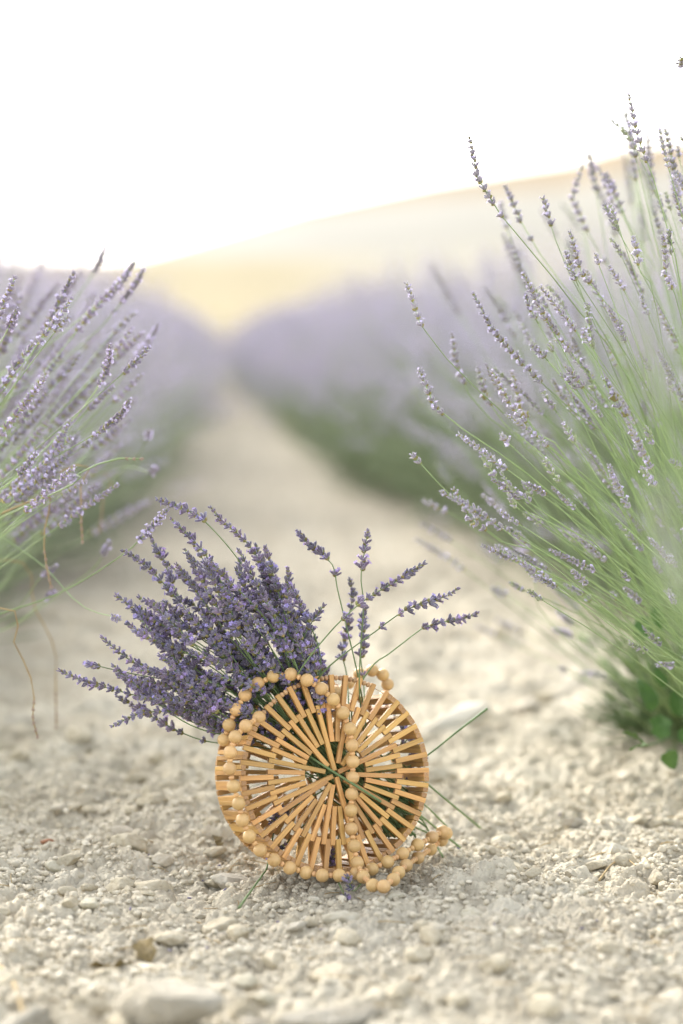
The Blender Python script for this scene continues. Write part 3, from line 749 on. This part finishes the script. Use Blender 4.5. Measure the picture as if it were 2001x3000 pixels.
for k in range(225):
    th = R(rg2.uniform(5, 54)); az = R(rg2.gauss(8, 50))
    L = rg2.uniform(.58, .86) * (1 - .12 * (math.degrees(th) / 66) ** 2)
    d = np.array([math.sin(th) * math.cos(az), math.sin(th) * math.sin(az), math.cos(th)])
    b = bl + np.array([rg2.uniform(-.09, .09), rg2.uniform(-.15, .75), 0])
    if d[0] > 0: L = min(L, (-.16 - b[0] - rg2.uniform(0, .2)) / d[0])
    L = min(L, (.74 - rg2.uniform(0, .26)) / max(d[2], .1))
    if L < .3 or L * d[2] < .34: continue
    side = np.cross(d, [0, 0, 1.]) * rg2.uniform(-.06, .06)
    pts = [b + d * L * s + (side + np.array([0, 0, -.14 * math.sin(th)])) * L * s * s for s in (0, .3, .65, 1)]
    q = rg2.random()
    grow_stem(LB, bl, pts, HEADS_OPEN if q < .75 else (HEADS if q < .93 else HEAD_S), rad=.0009, hs=1.25, leafy=True, rg=rg2)
for k in range(62):                                              # stems reaching forward into focus
    X = rg2.uniform(-60, 190) if k % 3 else rg2.uniform(60, 360); Y = rg2.uniform(950, 1560) if k % 3 else rg2.uniform(880, 1350); d = rg2.uniform(2.62, 3.15)
    t = P(X, Y, d); b = bl + np.array([rg2.uniform(-.06, .08), rg2.uniform(-.12, .1), 0]); m = b + (t - b) * .5 + np.array([-.02, 0, rg2.uniform(.0, .05)])
    grow_stem(LB, bl, [b, b + (m - b) * .5 + [0, 0, .012], m, m + (t - m) * .55 + [0, 0, .006], t], HEADS_OPEN if k % 4 else HEAD_S, rad=.0009, hs=rg2.uniform(.9, 1.15), leafy=rg2.random() < .5, rg=rg2)
cushion(LB, bl, 700, .2, 78, bias=0.)
# dried stalks hanging down from the left bush
for k, (pxs, hd) in enumerate([
    ([(60, 1480), (140, 1490), (133, 1520), (130, 1620), (150, 1720)], 2.75),
    ([(180, 1380), (236, 1420), (238, 1470), (238, 1530), (242, 1590)], 2.8),
    ([(250, 1400), (300, 1470), (292, 1530), (290, 1560)], 3.1),
    ([(-10, 1780), (40, 1880), (85, 1970), (100, 2040), (95, 2100), (110, 2160)], 2.72),
    ([(10, 1640), (100, 1780), (160, 1900), (163, 2000), (165, 2130)], 3.0),
    ([(170, 1440), (210, 1400), (300, 1355), (393, 1337), (415, 1345)], 2.68)]):
    pts = [P(x, y, hd) for x, y in pxs]; c, L = spline([bl + [0, 0, .25]] + pts, 26); a = Acc()
    V, F = tube(c - bl, .0009, 4); a.add(V, F, 0)
    st = link('dry_stalk', a.mesh('dry_stalk', ['dry' if k != 5 else 'b_stalk']), LB); st['label'] = 'withered brown stalk hanging down' if k != 5 else 'bare yellow green stalk with a withered tip'
    h = Acc(); rg = np.random.RandomState(k)
    for s in np.arange(.002, .05 if k != 5 else .02, .008):
        p, t = at_dist(c - bl, s); whorl(h, rg, 5, .6, p, t, False, 0, (.1, .7))
    link('dry_head', h.mesh('dry_head', ['dry_head', 'dry_head', 'dry_head']), st)

# a bush very close to the camera: only its blurred stems reach into the picture
bf = np.array([.40, 1.42, 0.]); FB = empty('lavender_bush', Vector(bf)); tag(FB, 'pale blurred lavender stems very close at the right edge', 'lavender bush')
for k, (X, Y, X2, Y2, d) in enumerate([(1880, 1430, 2150, 2300, 1.3), (1950, 1180, 2160, 2200, 1.25), (1925, 1620, 2120, 2400, 1.35), (1985, 1560, 2150, 2400, 1.2), (2010, 1300, 2200, 2300, 1.25), (1900, 1050, 2200, 2200, 1.4), (1960, 960, 2230, 2100, 1.35), (2000, 1750, 2160, 2500, 1.3)]):
    grow_stem(FB, bf, [bf + [rnd.uniform(-.02, .05), rnd.uniform(-.05, .05), 0], P(X2, Y2, d), P((X + X2) / 2 + 8, (Y + Y2) / 2, d), P(X, Y, d)], HEADS_GREEN if k % 2 else None, rad=.0009)

# ------------------------------------------------------------------ the round bamboo bag
def crop(x, y): return 560 + x * .5612, 1880 + y * .5612
D0 = 2.57
CX, CY = crop(756, 690)
fdir = P(CX, CY, 1.0) - np.array([0, 0, CAM_H]); fdir /= np.linalg.norm(fdir)
rv = CR[:, 0]; upv = np.cross(rv, fdir); upv /= np.linalg.norm(upv)
psi = R(18)
bn = -fdir * math.cos(psi) + rv * math.sin(psi)          # out of the front panel
bu = rv * math.cos(psi) + fdir * math.sin(psi)
bv = np.cross(bn, bu); bv *= np.sign(bv @ upv)
C0 = P(CX, CY, D0)
RAD, DEP, SW = .1055, .103, .0053
bag_base = C0 - bv * RAD - bn * DEP / 2
BAG = empty('handbag', Vector(bag_base)); tag(BAG, 'round bamboo slat handbag with wooden bead handles standing on the soil', 'handbag')
def frame(ang, rad, dep, axis='r'):
    """matrix at polar (ang, rad) of the bag, dep metres behind the front face. x = radial or along depth"""
    er = bu * math.cos(ang) + bv * math.sin(ang); et = -bu * math.sin(ang) + bv * math.cos(ang)
    p = C0 + er * rad - bn * dep - bag_base
    X, Y, Z = (er, et, bn) if axis == 'r' else (-bn, et, -er)
    m = Matrix(((X[0], Y[0], Z[0], p[0]), (X[1], Y[1], Z[1], p[1]), (X[2], Y[2], Z[2], p[2]), (0, 0, 0, 1)))
    return m
SLATS = {}
def slat_mesh(L, w, h):
    k = (round(L, 4), w, h)
    if k in SLATS: return SLATS[k]
    import bmesh
    bm = bmesh.new(); bmesh.ops.create_cube(bm, size=1)
    for v in bm.verts: v.co = Vector((v.co.x * L, v.co.y * w, v.co.z * h))
    bmesh.ops.bevel(bm, geom=bm.edges[:], offset=.00035, segments=1, affect='EDGES')
    for f in bm.faces:
        f.material_index = 1 if abs(f.normal.x) > .9 else 0
    me = bpy.data.meshes.new('slat'); bm.to_mesh(me); bm.free()
    me.materials.append(M['bamboo']); me.materials.append(M['bamboo_end']); SLATS[k] = me; return me
def bead_mesh(r, m, squash=1., hole=.12):
    a = Acc(); n, s = 20, 16
    th = np.linspace(hole, math.pi - hole, s)
    V, F = tube(np.stack([0 * th, 0 * th, -np.cos(th) * r * squash], 1), np.sin(th) * r, n); a.add(V, F, 0)
    return a.mesh('bead', [m])
B_BIG, B_SM, B_RIM = bead_mesh(.0072, 'bead'), bead_mesh(.0029, 'bead_small', .85), bead_mesh(.0029, 'bead_rim', .88, .5)
NS = 40; DA = 2 * math.pi / NS; OP0, OP1 = R(58), R(151)
jr = random.Random(3)
def sub(parent, me, m, dy=0, name='slat'):
    m = m @ Matrix.Translation((0, jr.gauss(0, .0002), jr.gauss(0, .00025))) @ Matrix.Rotation(jr.gauss(0, .012), 4, 'Z')
    return link(name, me, parent, mtx=m)
longs_a = [-5, 23, 50, 80, 108, 133, 170, 203, 218, 244, 262, -72, -32]
def panel(name, dep):
    p = link(name, None, BAG)
    a0 = R(2.5)
    for k in range(NS):
        a = a0 + k * DA
        Lo = RAD * (.345 + jr.uniform(-.006, .006))
        sub(p, slat_mesh(.0365, SW, .0058), frame(a, RAD - .0365 / 2, dep))
        am = a + DA / 2; deg = math.degrees(am) % 360
        lg = [q for q in longs_a if abs((deg - q + 180) % 360 - 180) < 4.6]
        ro = RAD * .715
        if lg and not (p.get('used') and lg[0] in p['used']):
            ri = .0035 if lg[0] in (23, 108, 203, -72) else .0115
            L = ro - ri
        else:
            ri = RAD * .325; L = ro - ri
        sub(p, slat_mesh(L, SW * .93, .0058), frame(am, ri + L / 2, dep + .0002))
        # rim beads over the opening
        if OP0 < (a % (2 * math.pi)) < OP1 and OP0 < ((a + DA) % (2 * math.pi)) < OP1 + .03:
            for f in (.36, .66):
                mt = frame(a + DA * f, RAD - .0033, dep) @ Matrix.Rotation(R(90), 4, 'X')
                link('rim_bead', B_RIM, p, mtx=mt)
    # cord rings that thread the slats together
    c = Acc()
    for rr in (RAD * .685, RAD * .965):
        an = np.linspace(0, 2 * math.pi, 81)
        pts = np.array([C0 + (bu * math.cos(t) + bv * math.sin(t)) * rr - bn * dep - bag_base for t in an])
        V, F = tube(pts, .0006, 4); c.add(V, F, 0)
    link('cord', c.mesh('cord', ['cord']), p)
    return p
panel('front_panel', 0.0029)
panel('back_panel', DEP - .0029)
band = link('side_band', None, BAG)
for k in range(NS):
    a = R(2.5) + k * DA
    am = (a + DA / 2) % (2 * math.pi)
    if OP0 < am < OP1: continue
    for f in (.345, .655):
        L = DEP + .0004
        sub(band, slat_mesh(L, .0050, .0058), frame(a + DA * f, RAD - .0032, DEP / 2 + jr.uniform(-.0004, .0004), 'd'))

# bead handles, strung along traced curves with real depths
def plane_depth(X, Y):
    a = P(X, Y, 1.0) - np.array([0, 0, CAM_H]); t = ((C0 - np.array([0, 0, CAM_H])) @ bn) / (a @ bn); return t
def gdepth(X, Y, z=.007):
    return (CR.T @ (G(X, Y, z) - np.array([0, 0, CAM_H])))[2] * -1
def handle(name, pts, start_big=True):
    """pts: (crop x, crop y, depth in metres, small bead first?) every big bead; small beads between"""
    h = link(name, None, BAG); W = [P(*crop(x, y), min(d, gdepth(*crop(x, y), .017))) for x, y, d in pts]
    for i, p in enumerate(W):
        q = W[min(i + 1, len(W) - 1)] - W[max(i - 1, 0)]
        B = basis_to(q, rnd.uniform(0, 6))
        mt = Matrix.Translation(Vector(p - bag_base)) @ Matrix(B.tolist()).to_4x4()
        link('bead', B_BIG, h, mtx=mt)
        if i + 1 < len(W):
            dv = W[i + 1] - p; gap = np.linalg.norm(dv); mid = p + dv * .5
            n = max(1, int(round((gap - .0144) / .0056))) if gap > .0165 else (1 if gap > .015 else 0)
            B = basis_to(dv)
            for j in range(n):
                c = p + dv * ((.0072 + (gap - .0144) * (j + .5) / n) / gap)
                link('spacer_bead', B_SM, h, mtx=Matrix.Translation(Vector(c - bag_base)) @ Matrix(B.tolist()).to_4x4() @ Matrix.Scale(1.05, 4))
    c, L = spline(np.array(W) - bag_base, 90); a = Acc(); V, F = tube(c, .0008, 4); a.add(V, F, 0)
    link('cord', a.mesh('cord', ['cord']), h)
def pd(x, y, off=-.0105): return plane_depth(*crop(x, y)) + off
def gd(x, y): return gdepth(*crop(x, y))
left = [(285, 440), (230, 497), (204, 577), (201, 663), (221, 755), (248, 845), (268, 932), (304, 1016), (360, 1088), (433, 1140), (515, 1181), (600, 1205), (685, 1220), (773, 1220), (862, 1208)]
h1 = [(355, 395, pd(355, 395, .004))] + [(x, y, pd(x, y, -.010)) for x, y in left]
h1 += [(944, 1187, pd(944, 1187, -.011)), (1025, 1150, pd(1025, 1150, -.011)), (1104, 1107, pd(1104, 1107, -.002)), (1182, 1060, pd(1182, 1060, .012)), (1257, 1020, pd(1257, 1020, .03)), (1312, 990, pd(1312, 990, .05)),
       (1332, 1000, pd(1332, 1000, .066)), (1308, 1036, pd(1308, 1036, .078)), (1250, 1083, pd(1250, 1083, .066)), (1184, 1127, pd(1184, 1127, .05)), (1122, 1168, pd(1122, 1168, .034)), (1083, 1205, pd(1083, 1205, .022)),
       (1056, 1242, pd(1056, 1242, .008)), (1005, 1278, pd(1005, 1278, -.006)), (948, 1272, pd(948, 1272, -.017)), (898, 1228, pd(898, 1228, -.025)),
       (867, 1155, pd(867, 1155, -.024)), (851, 1067, pd(851, 1067, -.018)), (836, 977, pd(836, 977)), (834, 882, pd(834, 882)), (838, 795, pd(838, 795)), (843, 710, pd(843, 710)), (844, 627, pd(844, 627)), (840, 542, pd(840, 542)),
       (828, 455, pd(828, 455)), (793, 372, pd(793, 372)), (742, 302, pd(742, 302)), (680, 245, pd(680, 245)), (605, 200, pd(605, 200, -.010)), (520, 170, pd(520, 170, .0)), (430, 180, pd(430, 180, .010)), (349, 218, pd(349, 218, .018)), (282, 278, pd(282, 278, .022)),
       (235, 355, pd(235, 355, .022)), (198, 435, pd(198, 435, .025)), (172, 512, pd(172, 512, .035))]
handle('bead_handle', h1)
dbk = DEP + .012
h2 = [(375, 400, 0), (445, 390, 0), (540, 372, 0), (625, 345, 0), (700, 300, 0), (755, 262, 0), (822, 215, 0), (880, 168, 0), (945, 150, 0), (1000, 172, 0), (1025, 222, 0), (1010, 290, 0), (990, 370, 0)]
h2 = [(x, y, pd(x, y, dbk - (.03 if 1 < i < 6 else 0))) for i, (x, y, _) in enumerate(h2)]
handle('bead_handle', h2)

# ------------------------------------------------------------------ the cut lavender in the bag
def Q(cx, cy): return 150 + cx * .5421, 1400 + cy * .5421      # bouquet crop
def T3(cx, cy): return 800 + cx * .4145, 1480 + cy * .4145     # loose stems crop
mouth_c = C0 + bv * .05 - bn * DEP * .5
def inside(Xr, Yr, off):
    X, Y = Xr, Yr; return P(X, Y, plane_depth(X, Y) + off)
br3 = random.Random(12)
def to_bag(px_last, dlast):
    """continue a stem from its last traced pixel through the bag to the cut ends at the lower right"""
    o1 = br3.uniform(.02, .062); o2 = br3.uniform(.02, .062)
    mid = inside(960 + br3.uniform(-60, 60), 2210 + br3.uniform(-45, 45), o1)
    end = inside(1175 + br3.uniform(-75, 45), 2400 + br3.uniform(-70, 60), o2)
    return [end, mid]
def bq(pxs, headL, label, group=None, d=2.6, conv=Q, **k):
    pts = [P(*conv(x, y), d + .004 * i) for i, (x, y) in enumerate(pxs)]
    return cut_stem(to_bag(None, None) + pts[::-1], headL, label, group, **k)
pc = FPX / 2.6
def hpx(*a):
    s = 0
    for i in range(len(a) - 1): s += math.hypot(a[i + 1][0] - a[i][0], a[i + 1][1] - a[i][1])
    return s
named = [
 ([(575, 118), (700, 160), (800, 210), (870, 275), (980, 400), (1130, 610), (1250, 800), (1380, 1010)], 330, 'longest cut lavender stem arching above the bouquet with its tip drooping', 2.56),
 ([(648, 222), (720, 290), (790, 360), (860, 450), (900, 530), (1050, 800), (1200, 1030)], 370, 'cut lavender stem just under the drooping topmost one', 2.58),
 ([(862, 160), (930, 240), (1040, 330), (1140, 470), (1230, 620), (1300, 760), (1370, 960)], 800, 'cut lavender stem forming the upper right edge of the bouquet', 2.6),
 ([(385, 395), (470, 440), (560, 520), (650, 620), (760, 760), (950, 930), (1150, 1090)], 420, 'cut lavender stem touching the long stem that reaches in from the left bush', 2.58),
 ([(540, 320), (570, 390), (620, 460), (650, 560), (780, 760), (1150, 1050)], 300, 'cut lavender stem with a bent tip behind the arching ones', 2.64),
 ([(352, 638), (430, 690), (500, 760), (640, 840), (850, 960), (1120, 1100)], 400, 'cut lavender stem sticking out from the left side above the small side spikes', 2.58),
 ([(275, 860), (330, 910), (420, 980), (560, 1050), (900, 1110), (1120, 1180)], 420, 'cut lavender stem pointing left from the middle of the bouquet', 2.57),
 ([(185, 1000), (250, 1015), (330, 1035), (500, 1070), (850, 1130), (1090, 1200)], 95, 'short spiked cut lavender stem just above the leftmost one', 2.6),
 ([(48, 1042), (130, 1080), (220, 1115), (330, 1140), (480, 1180), (750, 1210), (1000, 1290)], 560, 'leftmost cut lavender stem reaching furthest out of the bouquet', 2.57),
 ([(328, 1342), (460, 1280), (560, 1262), (650, 1262), (770, 1255), (900, 1310), (1050, 1370)], 440, 'lowest cut lavender stem drooping away below the bouquet', 2.57),
 ([(690, 518), (740, 560), (840, 650), (950, 800), (1200, 1040)], 240, 'cut lavender stem with greenish tip in the gap of the bouquet', 2.6),
 ([(512, 662), (580, 690), (680, 750), (850, 900), (1150, 1090)], 330, 'cut lavender stem with a thin tip in the notch of the left side', 2.6),
 ([(455, 690), (560, 760), (700, 830), (900, 960), (1150, 1110)], 330, 'cut lavender stem close beside the thin tipped one', 2.59),
 ([(415, 790), (500, 850), (620, 900), (850, 1000), (1120, 1130)], 330, 'cut lavender stem with green tinged whorls at the left side', 2.57),
 ([(1470, 690), (1430, 750), (1390, 810), (1350, 890), (1290, 1050)], 170, 'short cut lavender stem standing up at the right end of the bouquet', 2.57),
 ([(1490, 1040), (1440, 1000), (1400, 960), (1330, 1010), (1300, 1100)], 60, 'small cut lavender tip just above the rim beads', 2.62),
]
for pxs, hp, lab, d in named:
    bq(pxs, hp * .5421 / pc, lab, None, d)
GB = 'cut stems in the dense middle of the bouquet'
for k in range(116):
    t = br3.random(); ang = R(98 + 66 * t)
    prof = np.interp(math.degrees(ang), [98, 104, 110, 116, 124, 132, 140, 150, 158, 164], [500, 620, 730, 780, 790, 760, 730, 700, 690, 640])
    rr = prof * (1 - .55 * br3.random() ** 1.15)
    tx, ty = 960 + rr * math.cos(ang), 2230 - rr * math.sin(ang)
    d = 2.55 + br3.uniform(0, .10)
    bend = br3.uniform(-.16, .2)
    mx, my = 960 + rr * .62 * math.cos(ang - bend), 2230 - rr * .62 * math.sin(ang - bend)
    nx, ny = 960 + rr * .33 * math.cos(ang - bend * .8), 2230 - rr * .33 * math.sin(ang - bend * .8)
    pts = to_bag(None, None)
    pts += [P(nx, ny, 2.60 + (d - 2.6) * .3), P(mx, my, 2.60 + (d - 2.6) * .7), P(tx, ty, d)]
    cut_stem(pts, min(br3.uniform(.05, .115), rr * .62 / pc), 'purple cut lavender stem packed into the dense middle of the bouquet', GB)
loose = [
 ([(172, 182), (230, 255), (340, 340), (430, 440), (450, 570), (500, 780), (590, 1160), (650, 1500)], 330, 'loose cut lavender stem leaning left above the rim, with a gap before its lowest whorl', 2.6, ()),
 ([(668, 180), (655, 280), (630, 420), (622, 540), (640, 700), (620, 1000), (610, 1300), (640, 1600)], 330, 'upright loose cut lavender stem above the middle of the rim', 2.58, ()),
 ([(1062, 412), (900, 520), (760, 600), (620, 690), (540, 760), (400, 900), (190, 1170), (100, 1400)], 560, 'loose cut lavender stem pointing up right and crossing the upright one', 2.56, (.0,)),
 ([(1305, 592), (1180, 660), (1050, 700), (940, 740), (860, 790), (740, 880), (370, 1165), (250, 1400)], 480, 'loose cut lavender stem pointing right between two others', 2.56, ()),
 ([(1448, 758), (1380, 790), (1230, 820), (1080, 860), (1000, 910), (820, 1050), (700, 1140), (560, 1400)], 450, 'lowest of the loose cut lavender stems pointing far right', 2.62, ()),
 ([(540, 528), (565, 640), (540, 760), (520, 900), (490, 1050), (520, 1200), (540, 1500)], 620, 'pale tipped loose cut lavender stem slightly blurred behind the upright one', 2.68, ()),
 ([(655, 730), (630, 800), (640, 900), (640, 1000), (620, 1080), (640, 1250), (650, 1500)], 380, 'short loose cut lavender stem behind the upright one', 2.66, ()),
]
for pxs, hp, lab, d, ex in loose:
    pts = [P(*T3(x, y), d) for x, y in pxs[:-1]]
    x, y = T3(*pxs[-1]); e = inside(x, y, .045)
    L = hp * .4145 / pc
    cut_stem([inside(x + 10, y + 150, .05), e] + pts[::-1], L, lab, None)
# bare stem ends poking out of the bag on the right, one across its front, one on the soil
def bare(pxs, label, rad=.0012, head=0.):
    pts = [P(*crop(x, y), d) for x, y, d in pxs]; cut_stem(pts, head, label, None, rad)
bare([(1545, 350, 2.68), (1400, 460, 2.66), (1237, 590, 2.645), (1140, 650, 2.64), (960, 720, 2.64)], 'green cut stem end sticking up out of the right side of the bag', .0012)
bare([(1510, 972, gd(1510, 965)), (1380, 865, 2.70), (1235, 745, 2.665), (1100, 640, 2.65), (900, 560, 2.63)], 'long green cut stem end slanting down onto the soil beyond the bag', .0013)
bare([(1405, 1075, gd(1405, 1070)), (1300, 990, 2.70), (1190, 900, 2.665), (1000, 740, 2.64)], 'green cut stem end passing behind the end of the bead loop', .0012)
bare([(1315, 1125, gd(1315, 1120)), (1240, 990, 2.70), (1185, 895, 2.66), (1050, 700, 2.64)], 'green cut stem end reaching the soil behind the bead loop', .0011)
bare([(1335, 965, 2.72), (1260, 890, 2.69), (1205, 840, 2.66), (1000, 680, 2.64)], 'thin green cut stem end ending in the air right of the bag', .0009)
bare([(1250, 1005, 2.70), (1150, 960, 2.655), (1000, 900, 2.63), (850, 800, 2.62)], 'green cut stem end low at the right side touching the bead loop', .0010)
bare([(1195, 870, 2.60), (1100, 795, 2.63), (1000, 700, 2.64)], 'bright split stem end coming out through the right slats', .0012)
bare([(990, 836, pd(990, 836, -.014)), (880, 765, pd(880, 765, -.019)), (760, 690, pd(760, 690, -.005)), (635, 610, pd(635, 610, .006)), (520, 520, pd(520, 520, .03)), (300, 200, 2.6)], 'single green stem lying across the front of the bag under its bead handle', .0014)
bare([(250, 1388, gd(250, 1388)), (320, 1290, 2.53), (370, 1220, 2.555), (398, 1170, 2.575), (430, 1000, 2.6)], 'green stem end hanging out under the bag onto the soil in front', .0014)
g3 = random.Random(5)
for k in range(60):
    sx, sy = g3.uniform(-40, 60), g3.uniform(-50, 70)
    a0_, a1_ = inside(*crop(560 + sx, 500 + sy), g3.uniform(.02, .06)), inside(*crop(1080 + sx * 1.6 + g3.uniform(-60, 60), 880 + sy * 1.6), g3.uniform(.015, .062))
    cut_stem([a1_, (a0_ + a1_) / 2 + [0, 0, g3.uniform(-.006, .006)], a0_], 0, 'green lavender stem seen inside the bag between its slats', 'stems seen inside the bag', .0011)
for k in range(30):
    a0_, a1_ = inside(*crop(590 + g3.uniform(-70, 60), 600 + g3.uniform(-110, 90)), g3.uniform(.03, .085)), inside(*crop(1050 + g3.uniform(-60, 60), 930 + g3.uniform(-90, 70)), g3.uniform(.02, .08))
    cut_stem([a1_, (a0_ + a1_) / 2 + [0, 0, g3.uniform(-.008, .008)], a0_], 0, 'green lavender stem seen inside the bag between its slats', 'stems seen inside the bag', .0011)
for (x, y, x2, y2) in [(1010, 300, 1060, 420), (1090, 420, 1120, 520), (1140, 470, 1160, 600), (1150, 640, 1140, 720), (420, 960, 470, 900), (490, 1060, 440, 1110), (740, 1090, 730, 1180), (1150, 530, 1190, 640)]:
    a0_, a1_ = inside(*crop(x, y), .05), inside(*crop(x2, y2), .058)
    cut_stem([inside(*crop(850, 690), .04), a1_, a0_], .04, 'stray purple lavender tip seen through the slats of the bag', 'stray lavender tips inside the bag')
# small sprig crushed under the beads
bare([(760, 1240, gd(760, 1250)), (790, 1300, gd(790, 1300)), (808, 1335, gd(808, 1330))], 'tiny green sprig on the soil under the bead handle', .0011, .012)
bare([(885, 1265, gd(885, 1260)), (845, 1300, gd(845, 1300)), (815, 1225, gd(815, 1300) - .01)], 'pale lavender sprig standing below the lowest beads', .0008, .02)

# ------------------------------------------------------------------ litter on the soil
def curl_leaf(X, Y, s, rot, label):
    g = G(X, Y); g[2] = gz(g[0], g[1]) + s * .25
    me = leaf_mesh(int(X), s * 2, s * 1.2, 2, .7).copy(); me.materials.clear(); me.materials.append(M['litter']); me.name = 'dry_leaf'
    o = link('dry_leaf', me, loc=g); o.rotation_euler = rot; tag(o, label, 'leaf')
curl_leaf(640, 2490, .011, (.6, .3, .5), 'dark curled dry leaf beside the lower left of the bag')
curl_leaf(662, 2512, .010, (-.4, .5, 2.4), 'second dry leaf just below the dark curled one')
curl_leaf(340, 2835, .016, (.3, .4, 1.1), 'yellowish blurred dry leaf near the large white rock')
curl_leaf(440, 2790, .018, (.5, -.3, .2), 'brown blurred dry leaf above the large white rock')
curl_leaf(395, 2810, .014, (.2, .8, 2.0), 'small blurred dry leaf between the yellowish one and the brown one')
def twig(pxs, label, rad=.0009, m='dry', z=.006):
    pts = []
    for x, y in pxs:
        g = G(x, y); g[2] = gz(g[0], g[1]) + z; pts.append(g)
    c, L = spline(pts, 14); a = Acc(); V, F = tube(c - c[0], np.linspace(rad, rad * .6, 14), 5); a.add(V, F, 0)
    o = link('twig', a.mesh('twig', [m]), loc=Vector(c[0])); tag(o, label, 'twig')
twig([(1755, 2590), (1790, 2560), (1830, 2535)], 'thin dry twig on the soil right of the bag', .0012)
twig([(1828, 2535), (1850, 2560), (1862, 2580)], 'second short twig forming a fork with the first', .0009)
twig([(1955, 2380), (1980, 2392), (2010, 2395)], 'thin dry stalk at the right picture edge', .0008)
twig([(0, 2850), (40, 2905), (62, 2960), (80, 3010)], 'yellow blurred stalk lying in the bottom corner', .0022)
twig([(640, 2560), (700, 2520), (755, 2500)], 'hair thin straw on the stone at the foot of the bag', .0005)

# dry straw bits and fallen florets on the soil
a = Acc(); r = np.random.RandomState(44)
for k in range(170):
    X, Y = r.uniform(-20, 2020), r.uniform(2150, 3000); g = G(X, Y); g[2] = gz(g[0], g[1]) + .003
    an = r.uniform(0, 3.14); l = r.uniform(.006, .022); dv = np.array([math.cos(an), math.sin(an), r.uniform(-.15, .15)]) * l
    V, F = tube(np.array([g - dv, g + [0, 0, .001], g + dv + r.normal(size=3) * .0012]), r.uniform(.0003, .0007), 3); a.add(V, F, 0)
tag(link('straw_bits', a.mesh('straw_bits', ['dry'])), 'thin bits of dry straw strewn over the soil', 'straw', kind='stuff')
a = Acc()
for k in range(60):
    X, Y = r.normal(950, 420), r.uniform(2350, 2800); g = G(X, Y); g[2] = gz(g[0], g[1]) + .002
    d = r.normal(size=3); d[2] *= .3; d /= np.linalg.norm(d); bud(a, g, d, .005, .001, 0, 5, 4)
tag(link('fallen_florets', a.mesh('fallen_florets', ['calyx'])), 'fallen purple lavender florets scattered on the soil round the bag', 'florets', kind='stuff')
